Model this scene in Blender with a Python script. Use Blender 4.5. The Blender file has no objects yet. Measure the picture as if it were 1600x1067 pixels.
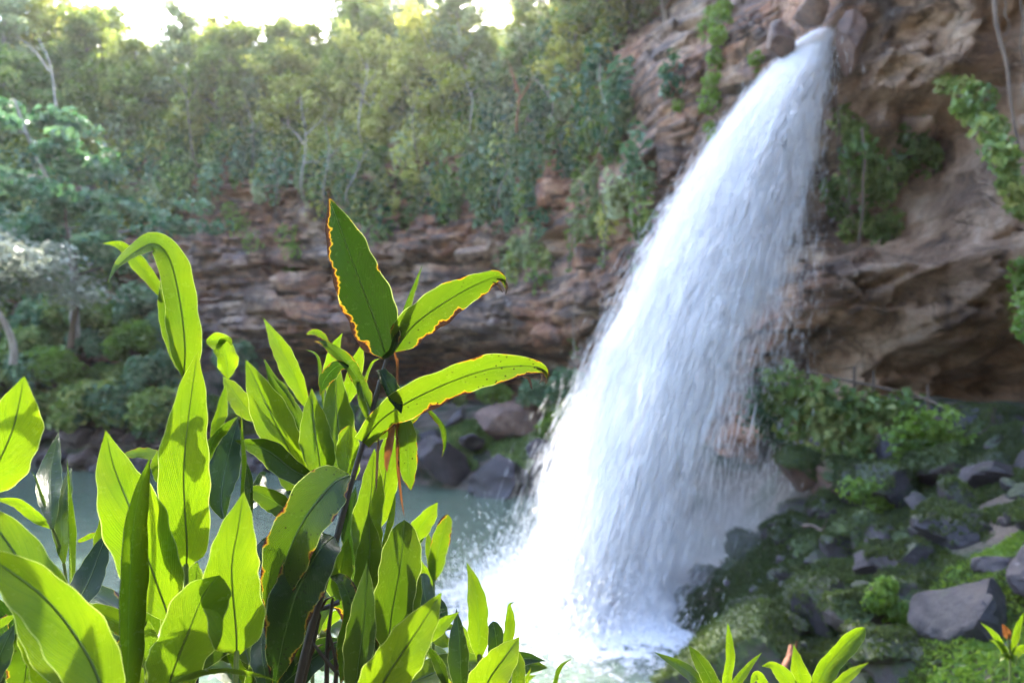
import bpy, math, random
import numpy as np
from mathutils import Vector, Matrix, noise as mnoise

# ------------------------------------------------------------------ camera, sky, sun, exposure
SC = bpy.context.scene
COL = SC.collection
CAM_Z = 4.0
F = 1066.7            # focal length in pixels of the 1600 px wide photograph (24 mm lens)
HX, HY = 800.0, 600.0  # principal column, horizon row
cam_d = bpy.data.cameras.new('camera')
cam = bpy.data.objects.new('camera', cam_d)
COL.objects.link(cam)
cam.location = (0, 0, CAM_Z)
cam.rotation_euler = (math.radians(90), 0, 0)
cam_d.sensor_width = 36.0
cam_d.lens = 24.0
cam_d.shift_y = (HY - 533.5) / 1600.0
cam_d.clip_start = 0.05
cam_d.clip_end = 600
cam_d.dof.use_dof = True
cam_d.dof.focus_distance = 1.5
cam_d.dof.aperture_fstop = 2.6
SC.camera = cam

SUN_EL = math.radians(45)
SUN_AZ = math.radians(-5)      # measured from +Y towards +X
world = bpy.data.worlds.new('World')
SC.world = world
world.use_nodes = True
wn = world.node_tree
wn.nodes.clear()
w_out = wn.nodes.new('ShaderNodeOutputWorld')
w_bg = wn.nodes.new('ShaderNodeBackground')
w_sky = wn.nodes.new('ShaderNodeTexSky')
w_sky.sky_type = 'NISHITA'
w_sky.sun_disc = False
w_sky.sun_elevation = SUN_EL
w_sky.sun_rotation = SUN_AZ
w_sky.air_density = 1.0
w_sky.dust_density = 2.0
w_sky.ozone_density = 1.2
w_bg.inputs['Strength'].default_value = 0.15
wn.links.new(w_sky.outputs[0], w_bg.inputs[0])
wn.links.new(w_bg.outputs[0], w_out.inputs[0])
sun_d = bpy.data.lights.new('sun', 'SUN')
sun = bpy.data.objects.new('sun', sun_d)
COL.objects.link(sun)
sun_d.energy = 2.0
sun_d.angle = math.radians(0.6)
sun_d.color = (1.0, 0.93, 0.80)
sdir = Vector((math.sin(SUN_AZ) * math.cos(SUN_EL), math.cos(SUN_AZ) * math.cos(SUN_EL), math.sin(SUN_EL)))
sun.rotation_euler = sdir.to_track_quat('Z', 'Y').to_euler()
sun.location = sdir * 60
SC.view_settings.view_transform = 'Standard'
SC.view_settings.look = 'None'
SC.view_settings.exposure = 3.48
SC.view_settings.gamma = 1.0
SC.view_settings.use_curve_mapping = False
cy = SC.cycles
cy.max_bounces = 6
cy.diffuse_bounces = 3
cy.use_adaptive_sampling = True
cy.adaptive_threshold = 0.04
cy.glossy_bounces = 3
cy.transmission_bounces = 6
cy.transparent_max_bounces = 16
cy.volume_bounces = 1
cy.volume_max_steps = 64
cy.volume_step_rate = 2.0
cy.sample_clamp_indirect = 6.0
cy.caustics_reflective = False
cy.caustics_refractive = False

# ------------------------------------------------------------------ small helpers
def P(px, py, d):
    """the point that stands d metres in front of the camera on the sight line through a pixel of the photograph"""
    return Vector(((px - HX) / F * d, d, CAM_Z + (HY - py) / F * d))

def tag(o, label=None, cat=None, group=None, kind=None):
    if label: o['label'] = label
    if cat: o['category'] = cat
    if group: o['group'] = group
    if kind: o['kind'] = kind
    return o

def link(name, data, parent=None, mat=None):
    o = bpy.data.objects.new(name, data)
    COL.objects.link(o)
    if parent is not None: o.parent = parent
    if mat is not None and data is not None and len(data.materials) == 0: data.materials.append(mat)
    return o

def empty(name, loc=(0, 0, 0)):
    o = bpy.data.objects.new(name, None)
    o.empty_display_size = 0.1
    COL.objects.link(o)
    o.location = loc
    return o

def mesh_np(name, V, Fc, smooth=False, mat=None, attrs=None, uv=None):
    """V (n,3) floats, Fc (m,k) ints, all faces with k corners; attrs: dict name -> per-face floats"""
    V = np.ascontiguousarray(V, dtype=np.float32)
    Fc = np.ascontiguousarray(Fc, dtype=np.int32)
    m, k = Fc.shape
    me = bpy.data.meshes.new(name)
    me.vertices.add(len(V)); me.vertices.foreach_set('co', V.ravel())
    me.loops.add(m * k); me.loops.foreach_set('vertex_index', Fc.ravel())
    me.polygons.add(m)
    me.polygons.foreach_set('loop_start', np.arange(0, m * k, k, dtype=np.int32))
    me.polygons.foreach_set('loop_total', np.full(m, k, dtype=np.int32))
    me.update(calc_edges=True)
    me.polygons.foreach_set('use_smooth', np.full(m, bool(smooth)))
    if attrs:
        for an, av in attrs.items():
            dom = 'FACE' if len(av) == m else 'POINT'
            a = me.attributes.new(an, 'FLOAT', dom)
            a.data.foreach_set('value', np.ascontiguousarray(av, dtype=np.float32))
    if uv is not None:
        l = me.uv_layers.new(name='UVMap')
        l.data.foreach_set('uv', np.ascontiguousarray(uv[Fc.ravel()], dtype=np.float32).ravel())
    if mat: me.materials.append(mat)
    return me

def grid_faces(nu, nv):
    i = np.arange(nu - 1)[:, None]; j = np.arange(nv - 1)[None, :]
    a = (i * nv + j).ravel()
    return np.stack([a, a + nv, a + nv + 1, a + 1], 1)

def norm(a):
    return a / np.maximum(np.linalg.norm(a, axis=-1, keepdims=True), 1e-9)

# ---- vectorised noise
def _hash(ix, iy, iz, seed):
    h = (ix.astype(np.int64) * 374761393 + iy.astype(np.int64) * 668265263 + iz.astype(np.int64) * 2147483647 + seed * 1274126177) & 0xFFFFFFFF
    h = ((h ^ (h >> 13)) * 1274126177) & 0xFFFFFFFF
    h = ((h ^ (h >> 16)) * 2246822519) & 0xFFFFFFFF
    h = h ^ (h >> 15)
    return (h & 0xFFFFFF).astype(np.float64) / float(0x1000000)

def vnoise(x, y, z=0.0, seed=0):
    x, y, z = np.broadcast_arrays(np.asarray(x, float), np.asarray(y, float), np.asarray(z, float))
    ix, iy, iz = np.floor(x), np.floor(y), np.floor(z)
    fx, fy, fz = x - ix, y - iy, z - iz
    fx, fy, fz = [t * t * (3 - 2 * t) for t in (fx, fy, fz)]
    r = 0
    for dx in (0, 1):
        for dy in (0, 1):
            for dz in (0, 1):
                w = (fx if dx else 1 - fx) * (fy if dy else 1 - fy) * (fz if dz else 1 - fz)
                r = r + w * _hash(ix + dx, iy + dy, iz + dz, seed)
    return r * 2 - 1

def fbm(x, y, z=0.0, octv=4, seed=0, gain=0.5):
    a, r, s = 1.0, 0.0, 0.0
    for o in range(octv):
        r = r + a * vnoise(np.asarray(x) * 2 ** o, np.asarray(y) * 2 ** o, np.asarray(z) * 2 ** o, seed + o * 17)
        s += a; a *= gain
    return r / s

def cells(x, y, seed=0):
    """Worley cells: (distance to the border, random value of the cell)"""
    ix, iy = np.floor(x), np.floor(y)
    d1 = np.full(np.shape(x), 9.0); d2 = np.full(np.shape(x), 9.0); v = np.zeros(np.shape(x))
    for dx in (-1, 0, 1):
        for dy in (-1, 0, 1):
            cx, cyy = ix + dx, iy + dy
            px = cx + 0.15 + 0.7 * _hash(cx, cyy, cx * 0, seed)
            py = cyy + 0.15 + 0.7 * _hash(cx, cyy, cx * 0, seed + 5)
            d = np.hypot(px - x, py - y)
            h = _hash(cx, cyy, cx * 0, seed + 9)
            new = d < d1
            d2 = np.where(new, d1, np.minimum(d2, d))
            v = np.where(new, h, v)
            d1 = np.where(new, d, d1)
    return d2 - d1, v

def sstep(a, b, x):
    t = np.clip((np.asarray(x, float) - a) / (b - a), 0, 1)
    return t * t * (3 - 2 * t)

# ---- tubes
def tube_np(pts, rad, sides=6):
    pts = np.asarray(pts, float); n = len(pts)
    rad = np.asarray(rad, float) if np.ndim(rad) else np.full(n, float(rad))
    T = norm(np.gradient(pts, axis=0))
    ref = np.array([0.31, 0.22, 0.93]) if abs(T[:, 2]).mean() < 0.8 else np.array([0.9, 0.35, 0.1])
    A = norm(np.cross(T, ref)); B = np.cross(T, A)
    ang = np.linspace(0, 2 * math.pi, sides, endpoint=False)
    V = pts[:, None] + rad[:, None, None] * (A[:, None] * np.cos(ang)[None, :, None] + B[:, None] * np.sin(ang)[None, :, None])
    i = np.arange(n - 1)[:, None] * sides; j = np.arange(sides)[None]
    Fc = np.stack([(i + j), (i + (j + 1) % sides), (i + sides + (j + 1) % sides), (i + sides + j)], -1).reshape(-1, 4)
    return V.reshape(-1, 3), Fc

def merge_np(parts):
    Vs, Fs, o = [], [], 0
    for V, Fc in parts:
        Vs.append(V); Fs.append(Fc + o); o += len(V)
    return np.concatenate(Vs), np.concatenate(Fs)

def catmull(pts, n):
    pts = np.asarray(pts, float)
    if len(pts) == 2:
        t = np.linspace(0, 1, n)[:, None]
        return pts[0] * (1 - t) + pts[1] * t
    Q = np.vstack([2 * pts[0] - pts[1], pts, 2 * pts[-1] - pts[-2]])
    seg = np.linalg.norm(np.diff(pts, axis=0), axis=1)
    cum = np.concatenate([[0], np.cumsum(seg)]) / seg.sum()
    out = []
    for u in np.linspace(0, 1, n):
        k = min(max(np.searchsorted(cum, u, side='right') - 1, 0), len(seg) - 1)
        t = (u - cum[k]) / max(cum[k + 1] - cum[k], 1e-9)
        p0, p1, p2, p3 = Q[k], Q[k + 1], Q[k + 2], Q[k + 3]
        out.append(0.5 * (2 * p1 + (p2 - p0) * t + (2 * p0 - 5 * p1 + 4 * p2 - p3) * t * t + (-p0 + 3 * p1 - 3 * p2 + p3) * t ** 3))
    return np.array(out)

# ------------------------------------------------------------------ materials
class Mat:
    def __init__(self, name):
        self.m = bpy.data.materials.new(name); self.m.use_nodes = True
        self.nt = self.m.node_tree; self.nt.nodes.clear()
        self.out = self.nt.nodes.new('ShaderNodeOutputMaterial')
    def n(self, typ, ins=None, **props):
        nd = self.nt.nodes.new('ShaderNode' + typ)
        for k, v in props.items(): setattr(nd, k, v)
        for k, v in (ins or {}).items():
            s = nd.inputs[k]
            if isinstance(v, bpy.types.NodeSocket): self.nt.links.new(v, s)
            elif isinstance(v, bpy.types.Node): self.nt.links.new(v.outputs[0], s)
            else: s.default_value = v
        return nd
    def math(self, op, a, b=0.0, c=None, clamp=False):
        d = {0: a, 1: b}
        if c is not None: d[2] = c
        return self.n('Math', d, operation=op, use_clamp=clamp).outputs[0]
    def mix(self, f, a, b, blend='MIX'):
        nd = self.n('Mix', data_type='RGBA', blend_type=blend)
        for k, v in ((0, f), (6, a), (7, b)):
            s = nd.inputs[k]
            if isinstance(v, bpy.types.NodeSocket): self.nt.links.new(v, s)
            else: s.default_value = v if not isinstance(v, tuple) else (v + (1,) if len(v) == 3 else v)
        return nd.outputs[2]
    def ramp(self, f, stops, interp='LINEAR'):
        nd = self.n('ValToRGB', {0: f}); cr = nd.color_ramp; cr.interpolation = interp
        while len(cr.elements) > 1: cr.elements.remove(cr.elements[-1])
        for i, (p, c) in enumerate(stops):
            e = cr.elements[0] if i == 0 else cr.elements.new(p)
            e.position = p; e.color = (c, c, c, 1) if not isinstance(c, tuple) else c + (1,)
        return nd.outputs[0]
    def noise(self, vec, scale, detail=4, rough=0.55, dist=0.0):
        return self.n('TexNoise', {'Vector': vec, 'Scale': scale, 'Detail': detail, 'Roughness': rough, 'Distortion': dist}).outputs[0]
    def mapr(self, f, a, b, c=0.0, d=1.0):
        return self.n('MapRange', {0: f, 1: a, 2: b, 3: c, 4: d}).outputs[0]
    def attr(self, name, typ='GEOMETRY'):
        return self.n('Attribute', attribute_name=name, attribute_type=typ).outputs[2]
    def scaled(self, vec, s):
        return self.n('Mapping', {'Vector': vec, 'Scale': s}).outputs[0]
    def done(self, surf=None, vol=None):
        if surf is not None: self.nt.links.new(surf if isinstance(surf, bpy.types.NodeSocket) else surf.outputs[0], self.out.inputs[0])
        if vol is not None: self.nt.links.new(vol if isinstance(vol, bpy.types.NodeSocket) else vol.outputs[0], self.out.inputs[1])
        return self.m

def mat_cliff():
    M = Mat('cliff_rock')
    g = M.n('NewGeometry'); pos = g.outputs['Position']
    big = M.noise(pos, 0.16, 4, 0.6)
    mid = M.noise(pos, 0.9, 6, 0.65, 0.6)
    fine = M.noise(pos, 7.0, 6, 0.7)
    strat = M.noise(M.scaled(pos, (0.35, 0.35, 3.2)), 1.0, 5, 0.6, 0.8)
    col = M.ramp(mid, [(0.28, (0.045, 0.030, 0.028)), (0.40, (0.17, 0.105, 0.078)), (0.52, (0.38, 0.245, 0.165)), (0.64, (0.58, 0.43, 0.31)), (0.76, (0.40, 0.30, 0.28))])
    col = M.mix(M.math('MULTIPLY', M.mapr(big, 0.42, 0.57), 0.85), col, M.ramp(mid, [(0.35, (0.10, 0.034, 0.020)), (0.5, (0.34, 0.13, 0.06)), (0.65, (0.52, 0.25, 0.125))]))           # iron-stained patches
    col = M.mix(M.mapr(M.noise(pos, 0.35, 5, 0.6), 0.60, 0.74), col, (0.27, 0.205, 0.225))    # grey violet patches
    col = M.mix(M.math('MULTIPLY', M.mapr(strat, 0.50, 0.60), 0.8), col, (0.08, 0.062, 0.06))    # dark beds
    streak = M.noise(M.scaled(pos, (2.2, 2.2, 0.18)), 1.0, 4, 0.6)
    col = M.mix(M.math('MULTIPLY', M.mapr(streak, 0.56, 0.68), 0.6), col, (0.06, 0.052, 0.055))
    col = M.mix(M.math('MULTIPLY', M.mapr(M.noise(pos, 2.4, 5, 0.65), 0.63, 0.72), 0.7), col, (0.52, 0.46, 0.43))   # lichen
    sx = M.n('SeparateXYZ', {0: pos}).outputs
    rightm = M.mapr(sx[0], 7.2, 9.0)
    col = M.mix(M.math('MULTIPLY', rightm, 0.75), col, M.ramp(mid, [(0.30, (0.075, 0.044, 0.030)), (0.42, (0.28, 0.17, 0.105)), (0.54, (0.55, 0.37, 0.255)), (0.70, (0.66, 0.51, 0.40))]))   # tan tuff of the near overhang
    col = M.mix(M.mapr(fine, 0.35, 0.7, 0.0, 0.35), col, (0.07, 0.055, 0.05), 'MIX')
    dv = M.n('VectorMath', {0: pos, 1: M.n('VectorMath', {0: M.n('TexNoise', {'Vector': pos, 'Scale': 1.1, 'Detail': 4}).outputs['Color'], 'Scale': 0.9}, operation='SCALE').outputs[0]}, operation='ADD').outputs[0]
    ck1 = M.n('TexVoronoi', {'Vector': M.scaled(dv, (0.8, 0.8, 1.3)), 'Scale': 0.9}, feature='DISTANCE_TO_EDGE').outputs[0]
    ck2 = M.n('TexVoronoi', {'Vector': M.scaled(dv, (0.8, 0.8, 1.5)), 'Scale': 2.6}, feature='DISTANCE_TO_EDGE').outputs[0]
    crk = M.math('MAXIMUM', M.mapr(ck1, 0.0, 0.045, 1.0, 0.0), M.math('MULTIPLY', M.mapr(ck2, 0.0, 0.06, 1.0, 0.0), 0.6))
    crk = M.math('MULTIPLY', crk, M.mapr(M.noise(pos, 0.55, 4, 0.6), 0.42, 0.62))
    crk = M.math('MULTIPLY', crk, M.mapr(rightm, 0, 1, 1.0, 0.55))
    col = M.mix(M.math('MULTIPLY', crk, 0.75), col, (0.028, 0.022, 0.02))        # dark crack lines along the joints
    bh = M.math('SUBTRACT', M.math('MULTIPLY', fine, 0.5), M.math('MULTIPLY', crk, 0.8))
    bh = M.math('ADD', bh, M.math('ADD', mid, M.math('MULTIPLY', strat, 0.8)))
    b = M.n('Bump', {'Strength': 1.0, 'Distance': 0.22, 'Height': bh})
    return M.done(M.n('BsdfPrincipled', {'Base Color': col, 'Roughness': M.mapr(mid, 0.3, 0.7, 0.55, 0.9), 'Normal': b.outputs[0]}))

def mat_rock(name='boulder_rock'):
    M = Mat(name)
    tc = M.n('TexCoord'); pos = M.n('NewGeometry')
    o = tc.outputs['Object']; P_ = pos.outputs['Position']
    tone = M.attr('tone', 'OBJECT'); mossa = M.attr('moss', 'OBJECT')
    mid = M.noise(P_, 1.8, 6, 0.65, 0.4); fine = M.noise(P_, 11, 6, 0.7)
    c1 = M.ramp(mid, [(0.28, (0.014, 0.012, 0.015)), (0.5, (0.036, 0.031, 0.039)), (0.7, (0.095, 0.082, 0.098))])
    c2 = M.ramp(mid, [(0.28, (0.06, 0.032, 0.024)), (0.5, (0.16, 0.085, 0.058)), (0.7, (0.28, 0.175, 0.125))])
    col = M.mix(tone, c1, c2)
    col = M.mix(M.math('MULTIPLY', M.mapr(fine, 0.45, 0.68), 0.55), col, (0.05, 0.045, 0.048))
    col = M.mix(M.math('MULTIPLY', M.mapr(M.noise(P_, 5, 5, 0.7), 0.64, 0.72), 0.6), col, (0.30, 0.28, 0.31))
    nz = M.n('SeparateXYZ', {0: pos.outputs['Normal']}).outputs[2]
    mm = M.math('ADD', nz, M.math('MULTIPLY', M.math('SUBTRACT', M.noise(P_, 2.6, 5, 0.65), 0.5), 2.6))
    mm = M.mapr(M.math('ADD', mm, M.math('MULTIPLY', M.math('SUBTRACT', mossa, 0.6), 1.6)), 0.25, 0.6)
    mm = M.math('MULTIPLY', mm, M.mapr(mossa, 0.0, 0.1))
    mcol = M.ramp(M.noise(P_, 14, 4), [(0.3, (0.012, 0.024, 0.006)), (0.55, (0.035, 0.06, 0.012)), (0.75, (0.085, 0.12, 0.025))])
    col = M.mix(mm, col, mcol)
    col = M.mix(M.math('MULTIPLY', M.attr('dark', 'OBJECT'), 0.8), col, (0.012, 0.011, 0.016))       # single stones darkened in colour, partly in place of shade
    wz = M.n('SeparateXYZ', {0: P_}).outputs[2]
    wet = M.mapr(M.math('ADD', wz, M.math('MULTIPLY', mid, 0.3)), 0.15, 0.5, 1.0, 0.0)
    col = M.mix(M.math('MULTIPLY', wet, 0.55), col, (0.03, 0.032, 0.045))      # wet foot at the water line
    rough = M.math('SUBTRACT', M.mapr(mid, 0.3, 0.7, 0.45, 0.8), M.math('MULTIPLY', wet, 0.3))
    b = M.n('Bump', {'Strength': 0.8, 'Distance': 0.05, 'Height': M.math('ADD', M.math('MULTIPLY', fine, 0.6), mid)})
    return M.done(M.n('BsdfPrincipled', {'Base Color': col, 'Roughness': rough, 'Normal': b.outputs[0]}))

def mat_ground():
    M = Mat('earth')
    P_ = M.n('NewGeometry').outputs['Position']
    mid = M.noise(P_, 1.2, 6, 0.65); fine = M.noise(P_, 16, 5, 0.7)
    col = M.ramp(mid, [(0.3, (0.045, 0.036, 0.030)), (0.5, (0.10, 0.078, 0.06)), (0.7, (0.16, 0.13, 0.105))])
    col = M.mix(M.mapr(M.noise(P_, 0.9, 5), 0.48, 0.6), col, (0.022, 0.036, 0.012))
    col = M.mix(M.mapr(fine, 0.5, 0.75, 0, 0.6), col, (0.035, 0.028, 0.022))
    b = M.n('Bump', {'Strength': 0.9, 'Distance': 0.08, 'Height': M.math('ADD', fine, mid)})
    return M.done(M.n('BsdfPrincipled', {'Base Color': col, 'Roughness': 0.85, 'Normal': b.outputs[0]}))

def mat_foliage(name, stops, trans=0.4, tcol=(0.30, 0.42, 0.05), rough=0.45):
    M = Mat(name)
    t = M.attr('tint')
    col = M.ramp(t, stops)
    tc = M.mix(0.6, col, tcol)
    pr = M.n('BsdfPrincipled', {'Base Color': col, 'Roughness': rough})
    tr = M.n('BsdfTranslucent', {'Color': tc})
    return M.done(M.n('MixShader', {0: trans, 1: pr, 2: tr}))

def mat_bark(name, c0, c1):
    M = Mat(name)
    P_ = M.n('NewGeometry').outputs['Position']
    n1 = M.noise(M.scaled(P_, (6, 6, 1.2)), 1.5, 5, 0.65)
    col = M.ramp(n1, [(0.3, c0), (0.7, c1)])
    b = M.n('Bump', {'Strength': 0.6, 'Distance': 0.03, 'Height': n1})
    return M.done(M.n('BsdfPrincipled', {'Base Color': col, 'Roughness': 0.85, 'Normal': b.outputs[0]}))

M_CLIFF = mat_cliff()
M_ROCK = mat_rock()
M_GROUND = mat_ground()
GREEN = [(0.0, (0.020, 0.042, 0.014)), (0.35, (0.062, 0.125, 0.034)), (0.65, (0.14, 0.225, 0.06)), (0.88, (0.25, 0.32, 0.095)), (1.0, (0.40, 0.43, 0.15))]
BLUEGREEN = [(0.0, (0.012, 0.034, 0.022)), (0.4, (0.058, 0.13, 0.076)), (0.75, (0.125, 0.215, 0.115)), (1.0, (0.24, 0.32, 0.18))]
OLIVE = [(0.0, (0.024, 0.045, 0.016)), (0.3, (0.070, 0.115, 0.034)), (0.7, (0.17, 0.24, 0.062)), (1.0, (0.38, 0.42, 0.13))]
SILVER = [(0.0, (0.12, 0.15, 0.12)), (0.5, (0.24, 0.27, 0.21)), (1.0, (0.42, 0.43, 0.34))]
FRESH = [(0.0, (0.03, 0.075, 0.012)), (0.5, (0.085, 0.17, 0.024)), (1.0, (0.17, 0.26, 0.04))]
M_LEAF = mat_foliage('foliage_green', GREEN)
M_LEAFB = mat_foliage('foliage_blue_green', BLUEGREEN, 0.35, (0.12, 0.30, 0.08))
M_LEAFO = mat_foliage('foliage_olive', OLIVE, 0.5, (0.40, 0.46, 0.06))
M_LEAFY = mat_foliage('foliage_yellow', [(0.0, (0.07, 0.10, 0.025)), (0.35, (0.20, 0.25, 0.06)), (0.7, (0.40, 0.43, 0.12)), (1.0, (0.60, 0.58, 0.22))], 0.6, (0.62, 0.58, 0.07))  # yellow leaves, brightened in colour to carry sun glow on the tops
M_LEAFG = mat_foliage('foliage_grey_green', [(0.0, (0.045, 0.07, 0.035)), (0.35, (0.14, 0.19, 0.09)), (0.7, (0.28, 0.34, 0.17)), (1.0, (0.48, 0.52, 0.32))], 0.5, (0.40, 0.45, 0.16))
M_LEAFS = mat_foliage('foliage_silver', SILVER, 0.25, (0.35, 0.38, 0.25))
M_LEAFF = mat_foliage('foliage_fresh', FRESH, 0.45, (0.32, 0.52, 0.05))
M_MOSS = mat_foliage('moss', [(0.0, (0.009, 0.018, 0.005)), (0.6, (0.028, 0.048, 0.011)), (1.0, (0.09, 0.125, 0.025))], 0.3, (0.2, 0.3, 0.04), 0.7)
M_BARK = mat_bark('bark_brown', (0.06, 0.042, 0.032), (0.19, 0.14, 0.105))
M_BARKP = mat_bark('bark_pale', (0.16, 0.13, 0.11), (0.42, 0.37, 0.32))
M_BARKR = mat_bark('bark_red', (0.13, 0.048, 0.022), (0.34, 0.14, 0.07))
# ------------------------------------------------------------------ the cliff: one sheet Y(X, Z) with overhangs
ZT = np.array([-3, 0, 2, 3.4, 4.2, 5, 6, 6.8, 7.6, 8.6, 9.8, 11, 12.2, 13.4, 15, 17, 20, 24, 30])
PROF = {
 'left':  [-4.6, -3.6, -3.2, -2.6, -2.2, -1.8, -1.3, -0.8, -0.2, 0.1, 0.4, 0.6, 0.8, 1.0, 1.3, 1.8, 3.8, 8.5, 18],
 'cave':  [9.0, 9.0, 9.0, 8.5, 7.6, 5.6, 0.6, -0.3, -0.2, 0.2, 0.7, 0.5, 0.7, 0.9, 1.2, 1.8, 4.0, 9.0, 19],
 'falls': [2.8, 2.8, 2.8, 2.8, 2.7, 2.5, 2.0, 1.5, 1.0, 0.6, 0.3, 0.1, 0.0, 0.35, 1.8, 4.5, 9.0, 16.0, 28],
 'niche': [8.0, 8.0, 7.8, 7.4, 6.2, 4.2, 1.9, 0.8, 3.4, 4.4, 1.4, 0.1, -0.4, -2.0, -6.2, -7.6, -8.0, -8.2, -8.4],
 'butt':  [5.6, 5.6, 5.6, 5.0, 3.8, 2.2, 1.0, 0.35, 0.25, 0.35, 0.2, -0.2, -0.7, -2.2, -6.0, -7.6, -8.0, -8.2, -8.4],
}
XK = np.array([-60, -45, -30, -20, -12, -5, 0, 2, 3.5, 4.5, 5.5, 6.4, 7.05, 7.3, 9, 11, 13, 16, 20.])
YK = np.array([22, 30, 37.5, 38.5, 37.5, 35, 32, 28.5, 24, 20.8, 19.1, 17.9, 17.0, 15.2, 14.4, 13.2, 11.4, 8.6, 3.])

def cliff_y(X, Z, detail=True):
    X = np.asarray(X, float); Z = np.asarray(Z, float)
    wx = X + (0.35 * fbm(X * 0.5, Z * 0.45, 3.1, 3, 71) if detail else 0)
    wz = Z + (0.45 * fbm(X * 0.35, Z * 0.5, 8.1, 3, 72) if detail else 0)
    pr = {k: np.interp(wz, ZT, v) for k, v in PROF.items()}
    a = sstep(-17, -12, wx); b = sstep(3.2, 4.8, wx); c = sstep(7.0, 7.4, wx); d = sstep(9.5, 10.3, wx - 0.22 * (wz - 8.0))
    off = pr['left'] * (1 - a) + pr['cave'] * a
    off = off * (1 - b) + pr['falls'] * b
    off = off * (1 - c) + pr['niche'] * c
    off = off * (1 - d) + pr['butt'] * d
    Y = np.interp(wx, XK, YK) + off
    if detail:
        near = sstep(4, 9, X)
        far = 1 - near
        Y += (0.9 * far + 0.45 * near) * fbm(X * 0.22, Z * 0.28, 0.5, 4, 11) * 1.2
        # beds: ledges that step in and out
        bz = Z * 1.15 + 0.8 * fbm(X * 0.16, Z * 0.3, 2.0, 3, 31)
        fr = bz - np.floor(bz)
        bed = _hash(np.floor(bz), np.floor(bz) * 0, np.floor(bz) * 0, 3)
        Y += far * (0.85 * (bed - 0.5) + 0.30 * (1 - sstep(0.0, 0.12, fr))) * sstep(5.0, 6.0, Z)
        # joints: blocks of different size
        e, v = cells(X * 0.75 + 0.3 * fbm(X, Z, 1, 2, 5), Z * 1.25 + 0.2 * fbm(X, Z, 4, 2, 6), 41)
        Y += (0.75 * far + 0.75 * near) * (v - 0.5) + 0.22 * (1 - sstep(0.0, 0.12, e))
        e, v = cells(X * 1.15 + 0.25 * fbm(X * 2, Z * 2, 1, 2, 7), Z * 3.4 + 0.5 * fbm(X * 0.3, Z, 2, 2, 8), 43)
        Y += (0.42 * far + 0.34 * near) * (v - 0.5) + 0.08 * (1 - sstep(0.0, 0.10, e))
        Y += 0.30 * fbm(X * 1.3, Z * 1.5, 0.2, 4, 51) * (0.6 + 1.5 * near)
        Y += (0.10 + 0.07 * near) * fbm(X * 4.5, Z * 4.5, 0.7, 4, 52)
        pit = np.clip(fbm(X * 1.7, Z * 1.3, 5.5, 3, 53) - 0.22, 0, 1)
        Y += near * 1.6 * pit
        # right wall: rounded lobes and hollows of soft tuff
        ridg = 1 - np.abs(fbm(X * 0.55 + 0.3 * Z, Z * 0.45 - 0.15 * X, 6.0, 3, 61)) * 2
        Y -= near * sstep(7.2, 8.0, X) * 0.65 * np.clip(ridg, 0, 1) ** 2
    return Y

xs = np.concatenate([np.arange(-46, -24, 0.22), np.arange(-24, 3, 0.13), np.arange(3, 13.6, 0.065), np.arange(13.6, 20, 0.3)])
zs = np.concatenate([np.arange(-2, 16, 0.085), np.arange(16, 30, 0.25)])
GX, GZ = np.meshgrid(xs, zs, indexing='ij')
GY = cliff_y(GX, GZ)
cliff = tag(link('cliff', mesh_np('cliff', np.stack([GX, GY, GZ], -1).reshape(-1, 3), grid_faces(len(xs), len(zs)), True, M_CLIFF)), 'layered brown and violet rock cliff curving round the pool', kind='structure')

def on_cliff(X, Z):
    """point and outward normal of the built cliff"""
    X = np.asarray(X, float); Z = np.asarray(Z, float)
    e = 0.25
    Y = cliff_y(X, Z)
    dYx = (cliff_y(X + e, Z) - cliff_y(X - e, Z)) / (2 * e)
    dYz = (cliff_y(X, Z + e) - cliff_y(X, Z - e)) / (2 * e)
    n = norm(np.stack([dYx, -np.ones_like(Y), dYz], -1))
    return np.stack([X, Y, Z], -1), n

# ------------------------------------------------------------------ the ground: near bank, pool bed, far talus, right slope
def ground_z(X, Y):
    X = np.asarray(X, float); Y = np.asarray(Y, float)
    n1 = fbm(X * 0.5, Y * 0.5, 0, 4, 81); n2 = fbm(X * 2.2, Y * 2.2, 0, 3, 82)
    near = np.interp(Y + 0.5 * n1, [-34, -20, -9, -2.5, 0, 1.2, 2.6, 4.2, 6.2, 8], [30, 22, 11, 3.2, 2.55, 2.75, 2.55, 1.35, -0.7, -1.5])  # unseen bank behind the camera, raised steeply to block the rear sky
    shift = np.maximum(0, Y - 11.5) * 0.55
    xr = X - shift * (1 - sstep(5.5, 9, X)) + 0.45 * n1
    right = np.interp(xr, [1.7, 2.7, 3.3, 4.3, 6, 8, 10, 14], [-1.6, -0.2, 0.75, 1.5, 2.3, 3.2, 3.5, 3.7]) + 0.18 * n1 - 0.12 * np.maximum(0, 6 - Y) * 0
    right = np.where(Y > 19, right - (Y - 19) * 1.2, right)
    sh = np.interp(X, [-45, -24, -12, -6, -2.5, 0.4, 2.2, 4, 6], [27, 31.6, 31.6, 29.3, 26.2, 24.7, 22.5, 18.5, 17]) + 0.5 * n1
    far = np.interp(Y - sh, [-2, 0, 1.2, 3, 5.2, 6.5, 9, 14], [-1.4, -0.05, 0.8, 1.7, 2.6, 2.9, 3.0, 3.0])
    farl = np.interp(Y - sh, [-2, 0, 1.2, 3, 5.2, 8], [-1.4, -0.05, 1.3, 2.8, 5.2, 8.5])
    a = sstep(-17, -13, X)
    far = far * a + farl * (1 - a)
    far = np.where(Y > 15, far, -3)
    z = np.maximum(np.maximum(near, right), np.maximum(far, -1.5))
    return z + 0.10 * n1 + 0.05 * n2

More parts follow.
